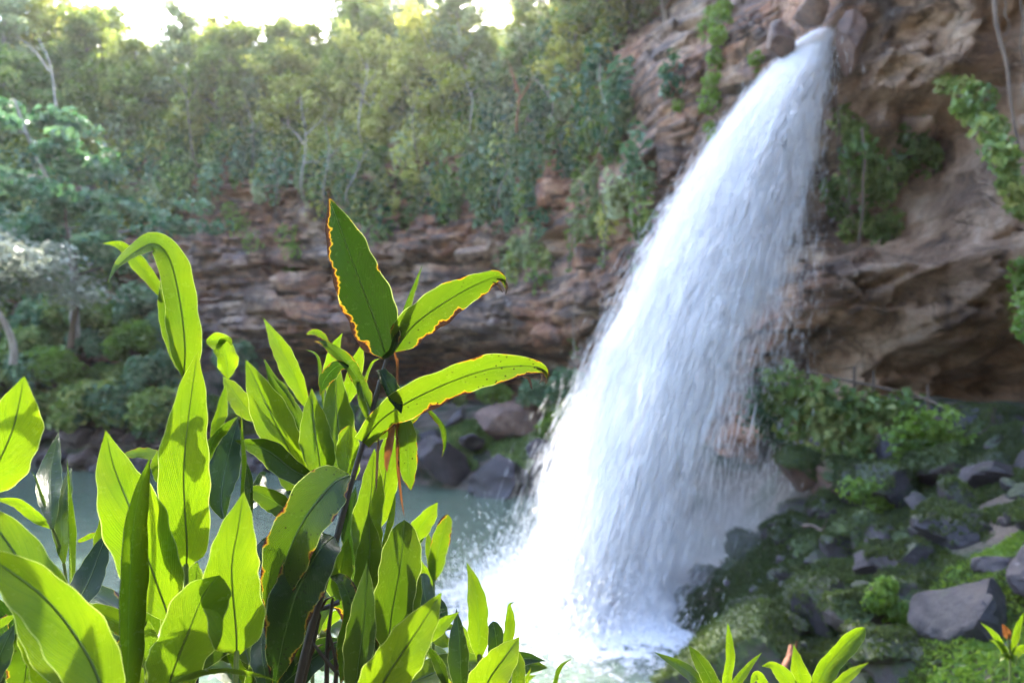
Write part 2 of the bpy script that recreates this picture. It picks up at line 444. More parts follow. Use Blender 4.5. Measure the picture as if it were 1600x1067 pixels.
gx = np.concatenate([np.arange(-60, -20, 0.6), np.arange(-20, 12, 0.16), np.arange(12, 30, 0.6)])
gy = np.concatenate([np.arange(-34, 0, 0.6), np.arange(0, 18, 0.12), np.arange(18, 46, 0.25)])
AX, AY = np.meshgrid(gx, gy, indexing='ij')
ground = tag(link('ground', mesh_np('ground', np.stack([AX, AY, ground_z(AX, AY)], -1).reshape(-1, 3), grid_faces(len(gx), len(gy)), True, M_GROUND)), 'dark earth of the banks and slopes around the pool', kind='structure')
# the land goes on behind and above: a rolling forest floor on the plateau, out to the horizon
hx = np.linspace(-260, 260, 80); hy = np.linspace(44, 320, 50)
BX, BY = np.meshgrid(hx, hy, indexing='ij')
BZ = 21 + 3 * fbm(BX * 0.02, BY * 0.02, 0, 3, 90) + (BY - 44) * 0.02
plateau = tag(link('plateau_ground', mesh_np('plateau', np.stack([BX, BY, BZ], -1).reshape(-1, 3), grid_faces(80, 50), True, M_GROUND)), 'forest floor on the plateau behind the cliff rim', kind='structure')

# ------------------------------------------------------------------ pool
def mat_water():
    M = Mat('pool_water')
    P_ = M.n('NewGeometry').outputs['Position']
    s = M.n('SeparateXYZ', {0: P_}).outputs
    dx = M.math('SUBTRACT', s[0], 1.7); dy = M.math('SUBTRACT', s[1], 12.2)
    d = M.math('SQRT', M.math('ADD', M.math('MULTIPLY', M.math('MULTIPLY', dx, dx), 0.62), M.math('MULTIPLY', dy, dy)))
    foamn = M.noise(P_, 2.6, 7, 0.72, 1.2)
    foamf = M.noise(P_, 9.0, 5, 0.7, 0.5)
    fsum = M.math('ADD', M.math('MULTIPLY', foamn, 0.7), M.math('MULTIPLY', foamf, 0.4))
    thr = M.mapr(d, 0.6, 4.6, 0.28, 0.80)
    foam = M.mapr(M.math('SUBTRACT', fsum, thr), -0.02, 0.09)
    rip = M.noise(M.scaled(P_, (0.55, 1.9, 1)), 2.2, 4, 0.6, 0.5)
    rip2 = M.noise(P_, 5.0, 5, 0.65, 0.4)
    h = M.math('ADD', rip, M.math('MULTIPLY', rip2, 0.45))
    b = M.n('Bump', {'Strength': 0.75, 'Distance': 0.14, 'Height': M.math('ADD', h, M.math('MULTIPLY', foam, 0.5))})
    col = M.mix(foam, (0.085, 0.125, 0.088), (0.56, 0.58, 0.62))
    rough = M.mapr(foam, 0, 1, 0.06, 0.7)
    return M.done(M.n('BsdfPrincipled', {'Base Color': col, 'Roughness': rough, 'IOR': 1.33, 'Normal': b.outputs[0]}))
wx_ = np.arange(-60, 8.01, 0.2); wy_ = np.arange(3.0, 37, 0.2)
WX, WY = np.meshgrid(wx_, wy_, indexing='ij')
dd = np.hypot((WX - 1.2) * 0.8, WY - 12.2)
WZ = (0.015 + 0.13 * np.exp(-(dd / 3.2) ** 2)) * fbm(WX * 1.3, WY * 1.3, 0, 3, 95)
pool = tag(link('pool_water', mesh_np('pool_water', np.stack([WX, WY, WZ], -1).reshape(-1, 3), grid_faces(len(wx_), len(wy_)), True, mat_water())), 'grey green pool water with white foam under the fall', kind='structure')
# ------------------------------------------------------------------ the waterfall: ballistic streaks of white water
rng = np.random.default_rng(7)
LIP = np.array([7.22, 16.1, 12.25])
FDIR = np.array([-0.874, -0.485]); FPER = np.array([-0.485, 0.874])
G = 9.8; VZ0 = 5.35; TMAX = 1.137     # the water slides off a steep chute, so it leaves the lip already falling

def mat_fall(name, a, trans):
    M = Mat(name)
    d = M.n('BsdfDiffuse', {'Color': a + (1,)})
    t = M.n('BsdfTranslucent', {'Color': a + (1,)})
    g = M.n('BsdfGlossy', {'Color': (1, 1, 1, 1), 'Roughness': 0.35})
    m1 = M.n('MixShader', {0: trans, 1: d, 2: t})
    return M.done(M.n('MixShader', {0: 0.06, 1: m1, 2: g}))
M_FALL = mat_fall('white_water', (0.90, 0.90, 0.91), 0.48)

def fall_points(n):
    v = 0.7 + 6.3 * rng.beta(1.9, 1.05, n)
    v = v + np.abs(rng.normal(0, 0.10, n)) * (v > 6.6)
    t = rng.random(n) ** 0.85 * TMAX
    w = rng.normal(0, 1, n)
    return v, t, w

def fall_pos(v, t, w):
    """ballistic place of water that left the lip at speed v, t seconds ago; w is the place across the jet"""
    h = v * t + 0.06 * (v - 4.4) * np.exp(-t * 9)
    wid = (0.20 + 0.42 * (t / TMAX)) * np.interp(v, [0.7, 4.0], [0.5, 1.0])
    z = LIP[2] - VZ0 * t - 0.5 * G * t * t 
    h = h + 0.10 * np.sin(v * 5.0 + t * 6.0) * t
    xy = LIP[:2] + FDIR * h[:, None] + FPER * (w * wid)[:, None]
    return np.concatenate([xy, z[:, None]], 1)

def streaks(n, rmin, rmax, lmul, seed, thr=-0.10):
    v, t, w = fall_points(n)
    # rivulets and clots: density waves that ride down with the water
    dn = fbm(v * 2.6, t * 4.0 - v * 0.25, w * 0.45, 4, seed, 0.6) + 0.6 * fbm(v * 9, t * 5.0, w * 0.9, 3, seed + 3)
    thin = thr + np.interp(v, [0.7, 2.5, 4.5, 5.6, 6.6, 7.2], [0.10, 0.10, 0.06, -0.22, -0.16, 0.3])
    keep = dn * (1.0 + 1.3 * t) + 0.20 * rng.normal(0, 1, n) > thin
    keep &= rng.random(n) < 0.014 + sstep(-0.4, 1.5, v - np.interp(t, [0.2, 0.45, 0.72, 0.83, 1.05], [0.2, 1.3, 2.9, 3.6, 4.3])) ** 2
    v, t, w = v[keep], t[keep], w[keep]
    p = fall_pos(v, t, w)
    amp = (0.02 + 0.13 * t / TMAX)[:, None]      # turbulence grows on the way down
    p = p + amp * rng.normal(0, 1, p.shape) * np.array([0.9, 0.9, 1.3])
    q = fall_pos(v, t + 0.03, w) - fall_pos(v, t, w)
    d = norm(q + 0.07 * np.linalg.norm(q, axis=1, keepdims=True) * rng.normal(0, 1, q.shape))
    m = len(p)
    L = (0.06 + 0.20 * rng.random(m) ** 1.6) * lmul * (0.6 + 0.6 * t)
    R = rmin + (rmax - rmin) * rng.random(m) ** 2
    ok = p[:, 2] > -0.02
    return p[ok], d[ok], L[ok], R[ok]

def spindles(p, d, L, R):
    """slim double wedges, four faces each"""
    m = len(p)
    a = norm(np.cross(d, rng.normal(0, 1, p.shape))); b = np.cross(d, a)
    V = np.empty((m, 4, 3))
    V[:, 0] = p - d * L[:, None] + b * R[:, None] * 0.3
    V[:, 1] = p + a * R[:, None] + d * (0.3 * L[:, None])
    V[:, 2] = p - a * R[:, None] + d * (0.3 * L[:, None]) + b * R[:, None] * 0.8
    V[:, 3] = p + d * L[:, None] - b * R[:, None] * 0.3
    base = (np.arange(m) * 4)[:, None]
    T = np.array([[0, 2, 1], [3, 1, 2]])
    Fc = (base[:, None, :] + T[None]).reshape(-1, 3)
    return V.reshape(-1, 3), Fc

fall = empty('waterfall', tuple(LIP))
tag(fall, 'tall white waterfall leaping from the rock lip and fanning out into the pool', 'waterfall')
def fall_part(name, V, Fc, mat, smooth=True):
    o = link(name, mesh_np(name, V - LIP, Fc, smooth, mat), fall)
    o['kind'] = 'stuff'
    return o
fall_part('water_streaks', *spindles(*streaks(480000, 0.002, 0.0075, 1.9, 200)), M_FALL)
fall_part('water_drops', *spindles(*streaks(300000, 0.0015, 0.005, 1.6, 230, -0.25)), M_FALL)
# loose spray thrown off the edges
v, t, w = fall_points(40000)
sp = fall_pos(v * (1 + 0.06 * rng.normal(0, 1, len(v)) * t), t, w * 1.6) + 0.12 * rng.normal(0, 1, (len(v), 3)) * t[:, None]
spd = norm(np.array([-0.3, -0.15, -1.0]) + 0.25 * rng.normal(0, 1, sp.shape))
okk = sp[:, 2] > 0
fall_part('loose_spray', *spindles(sp[okk], spd[okk], 0.04 + 0.10 * rng.random(okk.sum()), 0.0015 + 0.0025 * rng.random(okk.sum())), M_FALL)
# the plunge: water thrown up again where the fall lands
nb = 90000
vb = 1.2 + 5.9 * rng.beta(1.9, 1.0, nb)
lb = fall_pos(vb, np.full(nb, TMAX), rng.normal(0, 1.25, nb)); lb[:, 2] = 0
ang = rng.random(nb) * 2 * math.pi; rr = rng.exponential(0.38, nb)
lb[:, 0] += np.cos(ang) * rr * 1.3 - 0.2; lb[:, 1] += np.sin(ang) * rr * 1.0 - 0.25
hb = rng.exponential(0.24, nb) * (0.35 + 0.9 * sstep(3.0, 6.0, vb)) * np.exp(-rr * 0.5)
lb[:, 2] = hb
db = norm(np.stack([np.cos(ang), np.sin(ang), 0.9 + rng.random(nb)], -1))
fall_part('plunge_foam', *spindles(lb, db, 0.02 + 0.06 * rng.random(nb), 0.003 + 0.008 * rng.random(nb) ** 2), M_FALL)

# mist that hangs where the water lands
def mat_mist():
    M = Mat('mist')
    o = M.n('TexCoord').outputs['Object']
    L = M.n('VectorMath', {0: o}, operation='LENGTH').outputs['Value']
    fall_ = M.math('POWER', M.mapr(L, 0.05, 0.97, 1.0, 0.0), 2.0)
    nz = M.mapr(M.noise(M.scaled(o, (2.2, 2.2, 2.2)), 1.0, 3, 0.6), 0.3, 0.7, 0.25, 1.3)
    v = M.n('VolumePrincipled', {'Color': (0.97, 0.98, 1, 1), 'Density': M.math('MULTIPLY', M.math('MULTIPLY', fall_, nz), 1.0), 'Anisotropy': 0.2})
    return M.done(None, v)
def ellipsoid(n=24, m=12):
    u = np.linspace(0, 2 * math.pi, n, endpoint=False); w = np.linspace(0.02, math.pi - 0.02, m)
    V = np.stack([np.outer(np.sin(w), np.cos(u)), np.outer(np.sin(w), np.sin(u)), np.outer(np.cos(w), np.ones(n))], -1).reshape(-1, 3)
    i = np.arange(m - 1)[:, None] * n; j = np.arange(n)[None]
    Fq = np.stack([i + j, i + n + j, i + n + (j + 1) % n, i + (j + 1) % n], -1).reshape(-1, 4)
    V = np.vstack([V, [0, 0, 1], [0, 0, -1]])
    jj = np.arange(n)
    top = np.stack([jj, (jj + 1) % n, np.full(n, n * m), np.full(n, n * m)], -1)
    bot = np.stack([(m - 1) * n + (jj + 1) % n, (m - 1) * n + jj, np.full(n, n * m + 1), np.full(n, n * m + 1)], -1)
    return V, Fq, top[:, :3], bot[:, :3]
def mist(loc, sc, rz):
    V, Fq, T, B = ellipsoid()
    me = bpy.data.meshes.new('mist')
    me.from_pydata(V.tolist(), [], Fq.tolist() + T.tolist() + B.tolist())
    me.materials.append(MM)
    o = link('spray_mist', me)
    o.location = loc; o.scale = sc; o.rotation_euler = (0, 0, rz)
    return tag(o, 'white mist hanging over the foot of the waterfall', kind='stuff')
MM = mat_mist()
mist((2.5, 12.7, 0.7), (3.1, 2.3, 1.9), math.radians(29))
mist((4.5, 13.1, 0.9), (2.5, 2.0, 2.3), math.radians(29))['label'] = 'thin mist drifting over the rocks under the right veil'
# ------------------------------------------------------------------ vegetation tools
rng = np.random.default_rng(21)
def leaf_quads(C, N, size, tint, aspect=0.55, T=None, fold=0.16, name='leaves', mat=None):
    """small folded leaves: C centres, N facing, T pointing direction of the tip"""
    m = len(C)
    size = np.broadcast_to(size, m); tint = np.broadcast_to(tint, m)
    N = norm(N)
    if T is None: T = rng.normal(0, 1, (m, 3))
    T = norm(T - (T * N).sum(1, keepdims=True) * N)
    B = np.cross(N, T)
    s = size[:, None]
    V = np.empty((m, 4, 3))
    V[:, 0] = C - T * s * 0.5
    V[:, 1] = C + B * s * aspect * 0.5 + N * s * fold - T * s * 0.06
    V[:, 2] = C + T * s * 0.5 - N * s * fold * 0.7
    V[:, 3] = C - B * s * aspect * 0.5 + N * s * fold - T * s * 0.06
    b = (np.arange(m) * 4)[:, None]
    Fc = (b[:, None] + np.array([[0, 1, 2], [0, 2, 3]])[None]).reshape(-1, 3)
    return mesh_np(name, V.reshape(-1, 3), Fc, False, mat, {'tint': np.repeat(tint, 2)})

def clump_leaves(cent, rad, nper, up=0.35, stretch=(1, 1, 1), out=None):
    """leaf centres and facings on loose shells around clump centres"""
    k = np.repeat(np.arange(len(cent)), nper)
    d = norm(rng.normal(0, 1, (len(k), 3)))
    if out is not None:
        o = out[k]; dot = (d * o).sum(1, keepdims=True)
        d = np.where(dot < -0.15, d - 2 * dot * o, d)
    r = rad[k][:, None] * (0.45 + 0.65 * rng.random((len(k), 1)) ** 0.7)
    C = cent[k] + d * r * np.array(stretch)
    N = norm(d + up * np.array([0, 0, 1.0]) + 0.55 * rng.normal(0, 1, d.shape))
    return C, N, k

# ---- trees: a trunk with limbs (one mesh) and a crown of leaves (one mesh)
def tree_meshes(seed, h=8.0, cr=2.4, bare=0.4, nl=5200, leaf=0.20, flat=0.75, trunk_r=0.13, lean=0.6, nlimb=13, mat=M_LEAFO, bark=M_BARK, tb=(0.2, 0.9), droop=0.0, crf=0.27, zs=0.7):
    global rng
    keep = rng; rng = np.random.default_rng(seed)
    n = 14
    t = np.linspace(0, 1, n)
    la = rng.random() * 6.28
    base = np.stack([lean * np.cos(la) * t ** 1.5 + 0.18 * np.sin(t * 7 + rng.random() * 6), lean * np.sin(la) * t ** 1.5 + 0.18 * np.sin(t * 6 + rng.random() * 6), h * 0.92 * t], -1)
    base -= base[0]
    parts = [tube_np(base, trunk_r * (1 - 0.85 * t) + 0.012, 7)]
    cc, cw = [], []
    for i in range(nlimb):
        f = bare + (1 - bare) * (i + 0.5) / nlimb
        p0 = np.array([np.interp(f, t, base[:, k]) for k in range(3)])
        a = i * 2.399 + rng.random() * 0.8
        ln = cr * (0.55 + 0.6 * rng.random()) * (1.15 - 0.75 * max(0, (f - 0.55) / 0.45))
        rise = ln * (0.25 + 0.55 * rng.random()) * flat
        s = np.linspace(0, 1, 7)
        pth = p0 + np.stack([np.cos(a) * ln * s, np.sin(a) * ln * s, rise * s ** 0.8 - droop * ln * s ** 2], -1) + 0.08 * ln * np.cumsum(rng.normal(0, 0.3, (7, 3)), 0) * s[:, None]
        r0 = trunk_r * (1 - 0.8 * f) * 0.55 + 0.008
        parts.append(tube_np(pth, r0 * (1 - 0.85 * s) + 0.005, 5))
        for q in (3, 4, 5, 6):
            cc.append(pth[q]); cw.append(0.6 + 0.4 * q / 6)
            if q > 3:
                side = norm(rng.normal(0, 1, 3)) * ln * 0.34; side[2] *= 0.5
                e = pth[q] + side
                parts.append(tube_np(np.array([pth[q], (pth[q] + e) / 2 + 0.05, e]), [r0 * 0.35, r0 * 0.25, 0.004], 4))
                cc.append(e); cw.append(0.9)
    cc = np.array(cc); cw = np.array(cw)
    nper = max(8, int(nl / len(cc)))
    C, N, k = clump_leaves(cc, cr * crf * cw * (0.6 + 0.8 * rng.random(len(cc))), nper, up=0.5, stretch=(1, 1, zs))
    tint = np.clip(rng.uniform(tb[0], tb[1], len(cc))[k] + rng.normal(0, 0.14, len(k)), 0, 1)
    V, Fc = merge_np(parts)
    tm = mesh_np('trunk', V, Fc, True, bark)
    cm = leaf_quads(C, N, leaf * (0.6 + 0.8 * rng.random(len(C))), tint, 0.6, name='crown', mat=mat)
    rng = keep
    return tm, cm

def plant_tree(name, meshes, loc, rz, sc, label, group=None, cat='tree', parts=('trunk', 'crown')):
    e = empty(name, loc); e.rotation_euler = (0, 0, rz)
    e.scale = (sc, sc, sc) if np.isscalar(sc) else sc
    for pn, me in zip(parts, meshes): link(pn, me, e)
    return tag(e, label, cat, group)

# ---- shrubs: twigs and a loose mound of leaves
def shrub_meshes(seed, r=0.9, nl=1500, leaf=0.13, mat=M_LEAF, tb=(0.1, 0.7), tall=0.8, hang=0.0, nclump=16, bark=M_BARK):
    global rng
    keep = rng; rng = np.random.default_rng(seed)
    parts = []; cc = []
    for i in range(nclump):
        a = rng.random() * 6.28; el = rng.random() ** 0.7
        e = np.array([np.cos(a) * r * 0.75 * (1 - 0.4 * el), np.sin(a) * r * 0.75 * (1 - 0.4 * el), r * tall * (0.15 + el) - hang * r * rng.random() * 1.6])
        m = e * 0.5 + np.array([0, 0, 0.18 * r])
        parts.append(tube_np(catmull(np.array([[0, 0, -0.1], m, e]), 6), np.linspace(0.022, 0.006, 6) * max(r, 0.5), 4))
        cc.append(e)
    cc = np.array(cc)
    C, N, k = clump_leaves(cc, r * 0.36 * (0.7 + 0.6 * rng.random(nclump)), int(nl / nclump), up=0.6)
    tint = np.clip(rng.uniform(tb[0], tb[1], nclump)[k] + rng.normal(0, 0.13, len(k)), 0, 1)
    V, Fc = merge_np(parts)
    tm = mesh_np('twigs', V, Fc, True, bark)
    cm = leaf_quads(C, N, leaf * (0.6 + 0.8 * rng.random(len(C))), tint, 0.62, name='foliage', mat=mat)
    rng = keep
    return tm, cm

# ---- hanging vines: a wavering cord with leaves along it
def vine(p0, length, seed, leafy=0.0, r=0.012, label='', group=None, leaf=0.10, mat=M_LEAF, sway=0.12, bark=M_BARKP, name='hanging_vine', bend=(0, 0)):
    global rng
    keep = rng; rng = np.random.default_rng(seed)
    n = 18; s = np.linspace(0, 1, n)
    ph = rng.random(4) * 6.28
    pth = np.stack([sway * np.sin(s * 5 + ph[0]) * s + 0.4 * sway * np.sin(s * 13 + ph[1]) + bend[0] * s, sway * 0.5 * np.sin(s * 4 + ph[2]) * s + bend[1] * s, -length * s], -1)
    pth -= pth[0]
    e = empty(name, tuple(p0))
    V, Fc = tube_np(pth, r * (1 - 0.5 * s) + 0.002, 5)
    link('cord', mesh_np('cord', V, Fc, True, bark), e)
    if leafy > 0:
        m = int(length * leafy)
        u = rng.random(m)
        c = np.stack([np.interp(u, s, pth[:, k]) for k in range(3)], -1) + rng.normal(0, 0.10, (m, 3)) * np.array([1, 1, 0.6])
        N = norm(np.array([0, -1, 0.5]) + 0.6 * rng.normal(0, 1, (m, 3)))
        T = np.array([0, -0.2, -1.0]) + 0.5 * rng.normal(0, 1, (m, 3))
        link('leaves', leaf_quads(c, N, leaf * (0.6 + 0.8 * rng.random(m)), np.clip(rng.normal(0.5, 0.2, m), 0, 1), 0.65, T, name='vine_leaves', mat=mat), e)
    rng = keep
    return tag(e, label, 'vine', group)

# ---- boulders
def ico(sub):
    import bmesh
    bm = bmesh.new(); bmesh.ops.create_icosphere(bm, subdivisions=sub, radius=1.0)
    V = np.array([v.co[:] for v in bm.verts]); Fc = np.array([[v.index for v in f.verts] for f in bm.faces])
    bm.free(); return V, Fc
ICO4 = ico(4); ICO5 = ico(5)
def boulder_mesh(seed, cuts=17, rough=0.16, hi=False):
    r = np.random.default_rng(seed)
    V, Fc = ICO5 if hi else ICO4
    V = V.copy()
    V *= (1 + 0.16 * fbm(V[:, 0] * 1.1 + seed, V[:, 1] * 1.1, V[:, 2] * 1.1, 3, seed))[:, None]
    for _ in range(cuts):
        n = norm(r.normal(0, 1, 3)); d = 0.46 + 0.36 * r.random()
        h = V @ n - d
        V = V - np.where(h > 0, h * 0.97, 0)[:, None] * n
    V *= (1 + rough * fbm(V[:, 0] * 3.1 + seed, V[:, 1] * 3.1, V[:, 2] * 3.1, 4, seed + 4))[:, None]
    V *= (1 - 0.07 * np.abs(fbm(V[:, 0] * 5 + seed, V[:, 1] * 5, V[:, 2] * 5, 3, seed + 6)))[:, None]
    V *= (1 + 0.035 * fbm(V[:, 0] * 11, V[:, 1] * 11, V[:, 2] * 11, 3, seed + 8))[:, None]
    me = mesh_np('boulder', V, Fc, True, M_ROCK)
    me.set_sharp_from_angle(angle=math.radians(24))
    return me
BOULDERS = [boulder_mesh(300 + i) for i in range(9)]
def boulder(loc, sc, rot, k, label, group=None, tone=0.2, moss=0.0, name='boulder', cat='boulder', mesh=None):
    o = link(name, mesh or BOULDERS[k % len(BOULDERS)])
    o.location = loc; o.scale = sc; o.rotation_euler = [math.radians(a) for a in rot]
    o['tone'] = float(tone); o['moss'] = float(moss)
    return tag(o, label, cat, group)

# ------------------------------------------------------------------ foliage mass that hides the upper cliff
def veg_mask(X, Z):
    n = fbm(X * 0.33, Z * 0.33, 1.7, 4, 120) + 0.5 * fbm(X * 1.1, Z * 1.0, 3.3, 3, 121)
    low = np.interp(X, [-40, -24, -17, -13, -9, -5, -1, 2, 3.6, 4.4, 5.0, 5.4, 7.7], [7.0, 8.5, 13.8, 13.2, 13.0, 12.8, 12.2, 10.2, 8.6, 9.6, 12.5, 15.5, 99])
    # tongues hang lower at some places
    low = low - 2.4 * np.clip(fbm(X * 0.55, 0.3, 0.2, 3, 122), 0, 1) * (X < 4.5)
    gap = fbm(X * 0.9, Z * 0.16, 9.0, 3, 124)
    return n * 1.5 + np.minimum((Z - low) * 0.42, 1.0) - 2.6 * np.clip(gap + 0.02, 0, 1) * (Z < 17.5) - 1.3 * np.exp(-((X + 18) / 4.5) ** 2 - ((Z - 12.5) / 3.2) ** 2)
cand = 5600
cx = rng.uniform(-40, 7.6, cand); cz = rng.uniform(5.0, 24.0, cand) 
mk = veg_mask(cx, cz) + 0.30 * rng.normal(0, 1, cand) > 0.15
cx, cz = cx[mk], cz[mk]
cp, cn = on_cliff(cx, cz)
dens = np.where(cp[:, 1] < 27, 1.0, 0.85)
sel = rng.random(len(cp)) < dens
cp, cn = cp[sel], cn[sel]
crad = rng.uniform(0.30, 0.80, len(cp)) * (0.75 + 0.012 * cp[:, 1])
cp = cp + cn * (crad * 0.45)[:, None]
kind = fbm(cp[:, 0] * 0.28, cp[:, 2] * 0.3, 0.4, 3, 130) + 0.25 * rng.normal(0, 1, len(cp)) + np.where(cp[:, 0] > -1, 0.22, 0) - np.where(cp[:, 2] > 16.5, 0.35, 0)
tone = np.clip(0.46 + 0.6 * fbm(cp[:, 0] * 0.4, cp[:, 2] * 0.4, 2.0, 3, 131) + 0.30 * rng.normal(0, 1, len(cp)), 0, 1)
for nm, msk, mt, lf, lab in (
        ('cliff_foliage', (kind > -0.12) & (kind <= 0.22), M_LEAF, 0.30, 'mixed green creepers and bushes matted over the upper cliff'),
        ('cliff_creeper', kind > 0.22, M_LEAFB, 0.33, 'blue green creeper leaves hanging over the cliff beside the fall'),
        ('cliff_scrub', (kind <= -0.12) & (kind > -0.34), M_LEAFG, 0.30, 'grey green scrub clinging to the upper cliff'),
        ('rim_scrub', kind <= -0.34, M_LEAFY, 0.30, 'sunlit yellow green scrub along the top of the cliff')):
    C, N, k = clump_leaves(cp[msk], crad[msk], 66, up=0.5, stretch=(0.9, 0.9, 1.55), out=cn[msk])
    ti = np.clip(tone[msk][k] + rng.normal(0, 0.15, len(k)), 0, 1)
    T = np.array([0, -0.3, -1.0]) + 0.8 * rng.normal(0, 1, C.shape)
    o = link(nm, leaf_quads(C, N, lf * (0.55 + 0.9 * rng.random(len(C))), ti, 0.58, T, name=nm, mat=mt))
    tag(o, lab, kind='stuff')

def ORD(n):
    w = ('first', 'second', 'third', 'fourth', 'fifth', 'sixth', 'seventh', 'eighth', 'ninth', 'tenth', 'eleventh', 'twelfth')
    return w[n - 1] if n <= 12 else str(n) + ('st' if n % 10 == 1 else 'nd' if n % 10 == 2 else 'rd' if n % 10 == 3 else 'th')
# ------------------------------------------------------------------ trees of the rim
rim = [tree_meshes(500 + i, h=h, cr=cr, bare=b, nl=nl, leaf=lf, mat=mt, bark=bk, tb=tb, lean=ln, nlimb=24, flat=0.9, crf=0.31) for i, (h, cr, b, nl, lf, mt, bk, tb, ln) in enumerate((
    (9.0, 2.1, 0.16, 4200, 0.32, M_LEAFY, M_BARKP, (0.0, 1.0), 0.9),
    (7.5, 2.1, 0.10, 5200, 0.28, M_LEAFO, M_BARK, (0.0, 1.0), 0.6),
    (10.5, 2.2, 0.22, 3800, 0.34, M_LEAFG, M_BARKP, (0.1, 1.0), 1.2),
    (6.0, 2.2, 0.06, 5200, 0.28, M_LEAF, M_BARK, (0.1, 1.0), 0.5),
    (8.0, 2.4, 0.12, 4600, 0.36, M_LEAFY, M_BARKP, (0.1, 1.0), 1.0)))]
tr = np.random.default_rng(31)
spots = []
for X in np.arange(-36, 7.5, 2.15):
    for zb in (15.0, 18.2, 20.4, 22.8):
        x = X + tr.uniform(-0.8, 0.8); z = zb + tr.uniform(-0.9, 0.9)
        if x > 2.5 and z > 19: continue
        if x > 5.0: continue
        if zb < 16 and tr.random() < 0.8: continue
        spots.append((x, z, zb))
spots += [(1.9, 17.6, 18.2), (3.0, 18.3, 18.2), (3.9, 17.4, 18.2), (4.7, 18.0, 18.2), (5.4, 16.8, 18.2), (6.1, 17.2, 18.2)]
sxy, _ = on_cliff(np.array([s[0] for s in spots]), np.array([s[1] for s in spots]))
for i, (s, p) in enumerate(zip(spots, sxy)):
    k = int(tr.integers(0, 5)); sc = tr.uniform(0.6, 1.15) * (0.5 if s[2] < 16 else 0.82) * (0.72 if -2 < s[0] < 1.6 else 1.0)
    band = 'in the top row' if s[2] > 22 else ('in the second row' if s[2] > 20 else ('on the far cliff rim' if s[2] > 16 else 'rooted on the far cliff face'))
    kindw = ('slender yellow green tree', 'bushy olive tree', 'tall thin grey green tree', 'low bushy green tree', 'spreading pale yellow tree')[k]
    row_x = sorted(q[0] for q in spots if q[2] == s[2]); nth = ORD(row_x.index(s[0]) + 1) + ' from the left'
    plant_tree('forest_tree', rim[k], (p[0], p[1] - 0.1, p[2] - 0.25), tr.uniform(0, 6.28), sc, kindw + ' ' + band + ', ' + nth, 'forest trees ' + band)
# ------------------------------------------------------------------ trees and shrubs one can pick out
def grd(x, y): return float(ground_z(np.array([x]), np.array([y]))[0])
bt = tree_meshes(617, h=11.0, cr=4.4, bare=0.36, nl=3600, leaf=0.40, flat=0.35, trunk_r=0.20, lean=2.2, nlimb=11, mat=M_LEAFB, bark=M_BARKP, tb=(0.2, 1.0), droop=0.16, crf=0.20, zs=0.4)
p = P(118, 470, 29.5)
plant_tree('broadleaf_tree', bt, (p.x, p.y, p.z - 1.6), math.radians(200), (1.0, 0.8, 0.98), 'broad layered tree with blue green leaves and pale leaning trunk at the left', None)
bt2 = tree_meshes(611, h=6.5, cr=2.2, bare=0.45, nl=2600, leaf=0.30, flat=0.5, trunk_r=0.13, lean=0.5, nlimb=9, mat=M_LEAFB, bark=M_BARK, tb=(0.3, 0.9))
p = P(110, 420, 27.5)
plant_tree('small_broadleaf_tree', bt2, (p.x, p.y, p.z - 3.2), 0.4, 1.0, 'small straight tree with brown trunk below the broad layered tree', None)
st = tree_meshes(612, h=5.0, cr=3.0, bare=0.6, nl=7000, leaf=0.20, flat=0.15, trunk_r=0.10, lean=1.2, nlimb=12, mat=M_LEAFS, bark=M_BARKP, tb=(0.3, 1.0), droop=0.15)
p = P(20, 470, 23.5)
plant_tree('silver_tree', st, (p.x, p.y, p.z - 2.2), 2.2, (1.5, 1.2, 1.0), 'silvery feathery tree with a flat crown at the left edge', None)

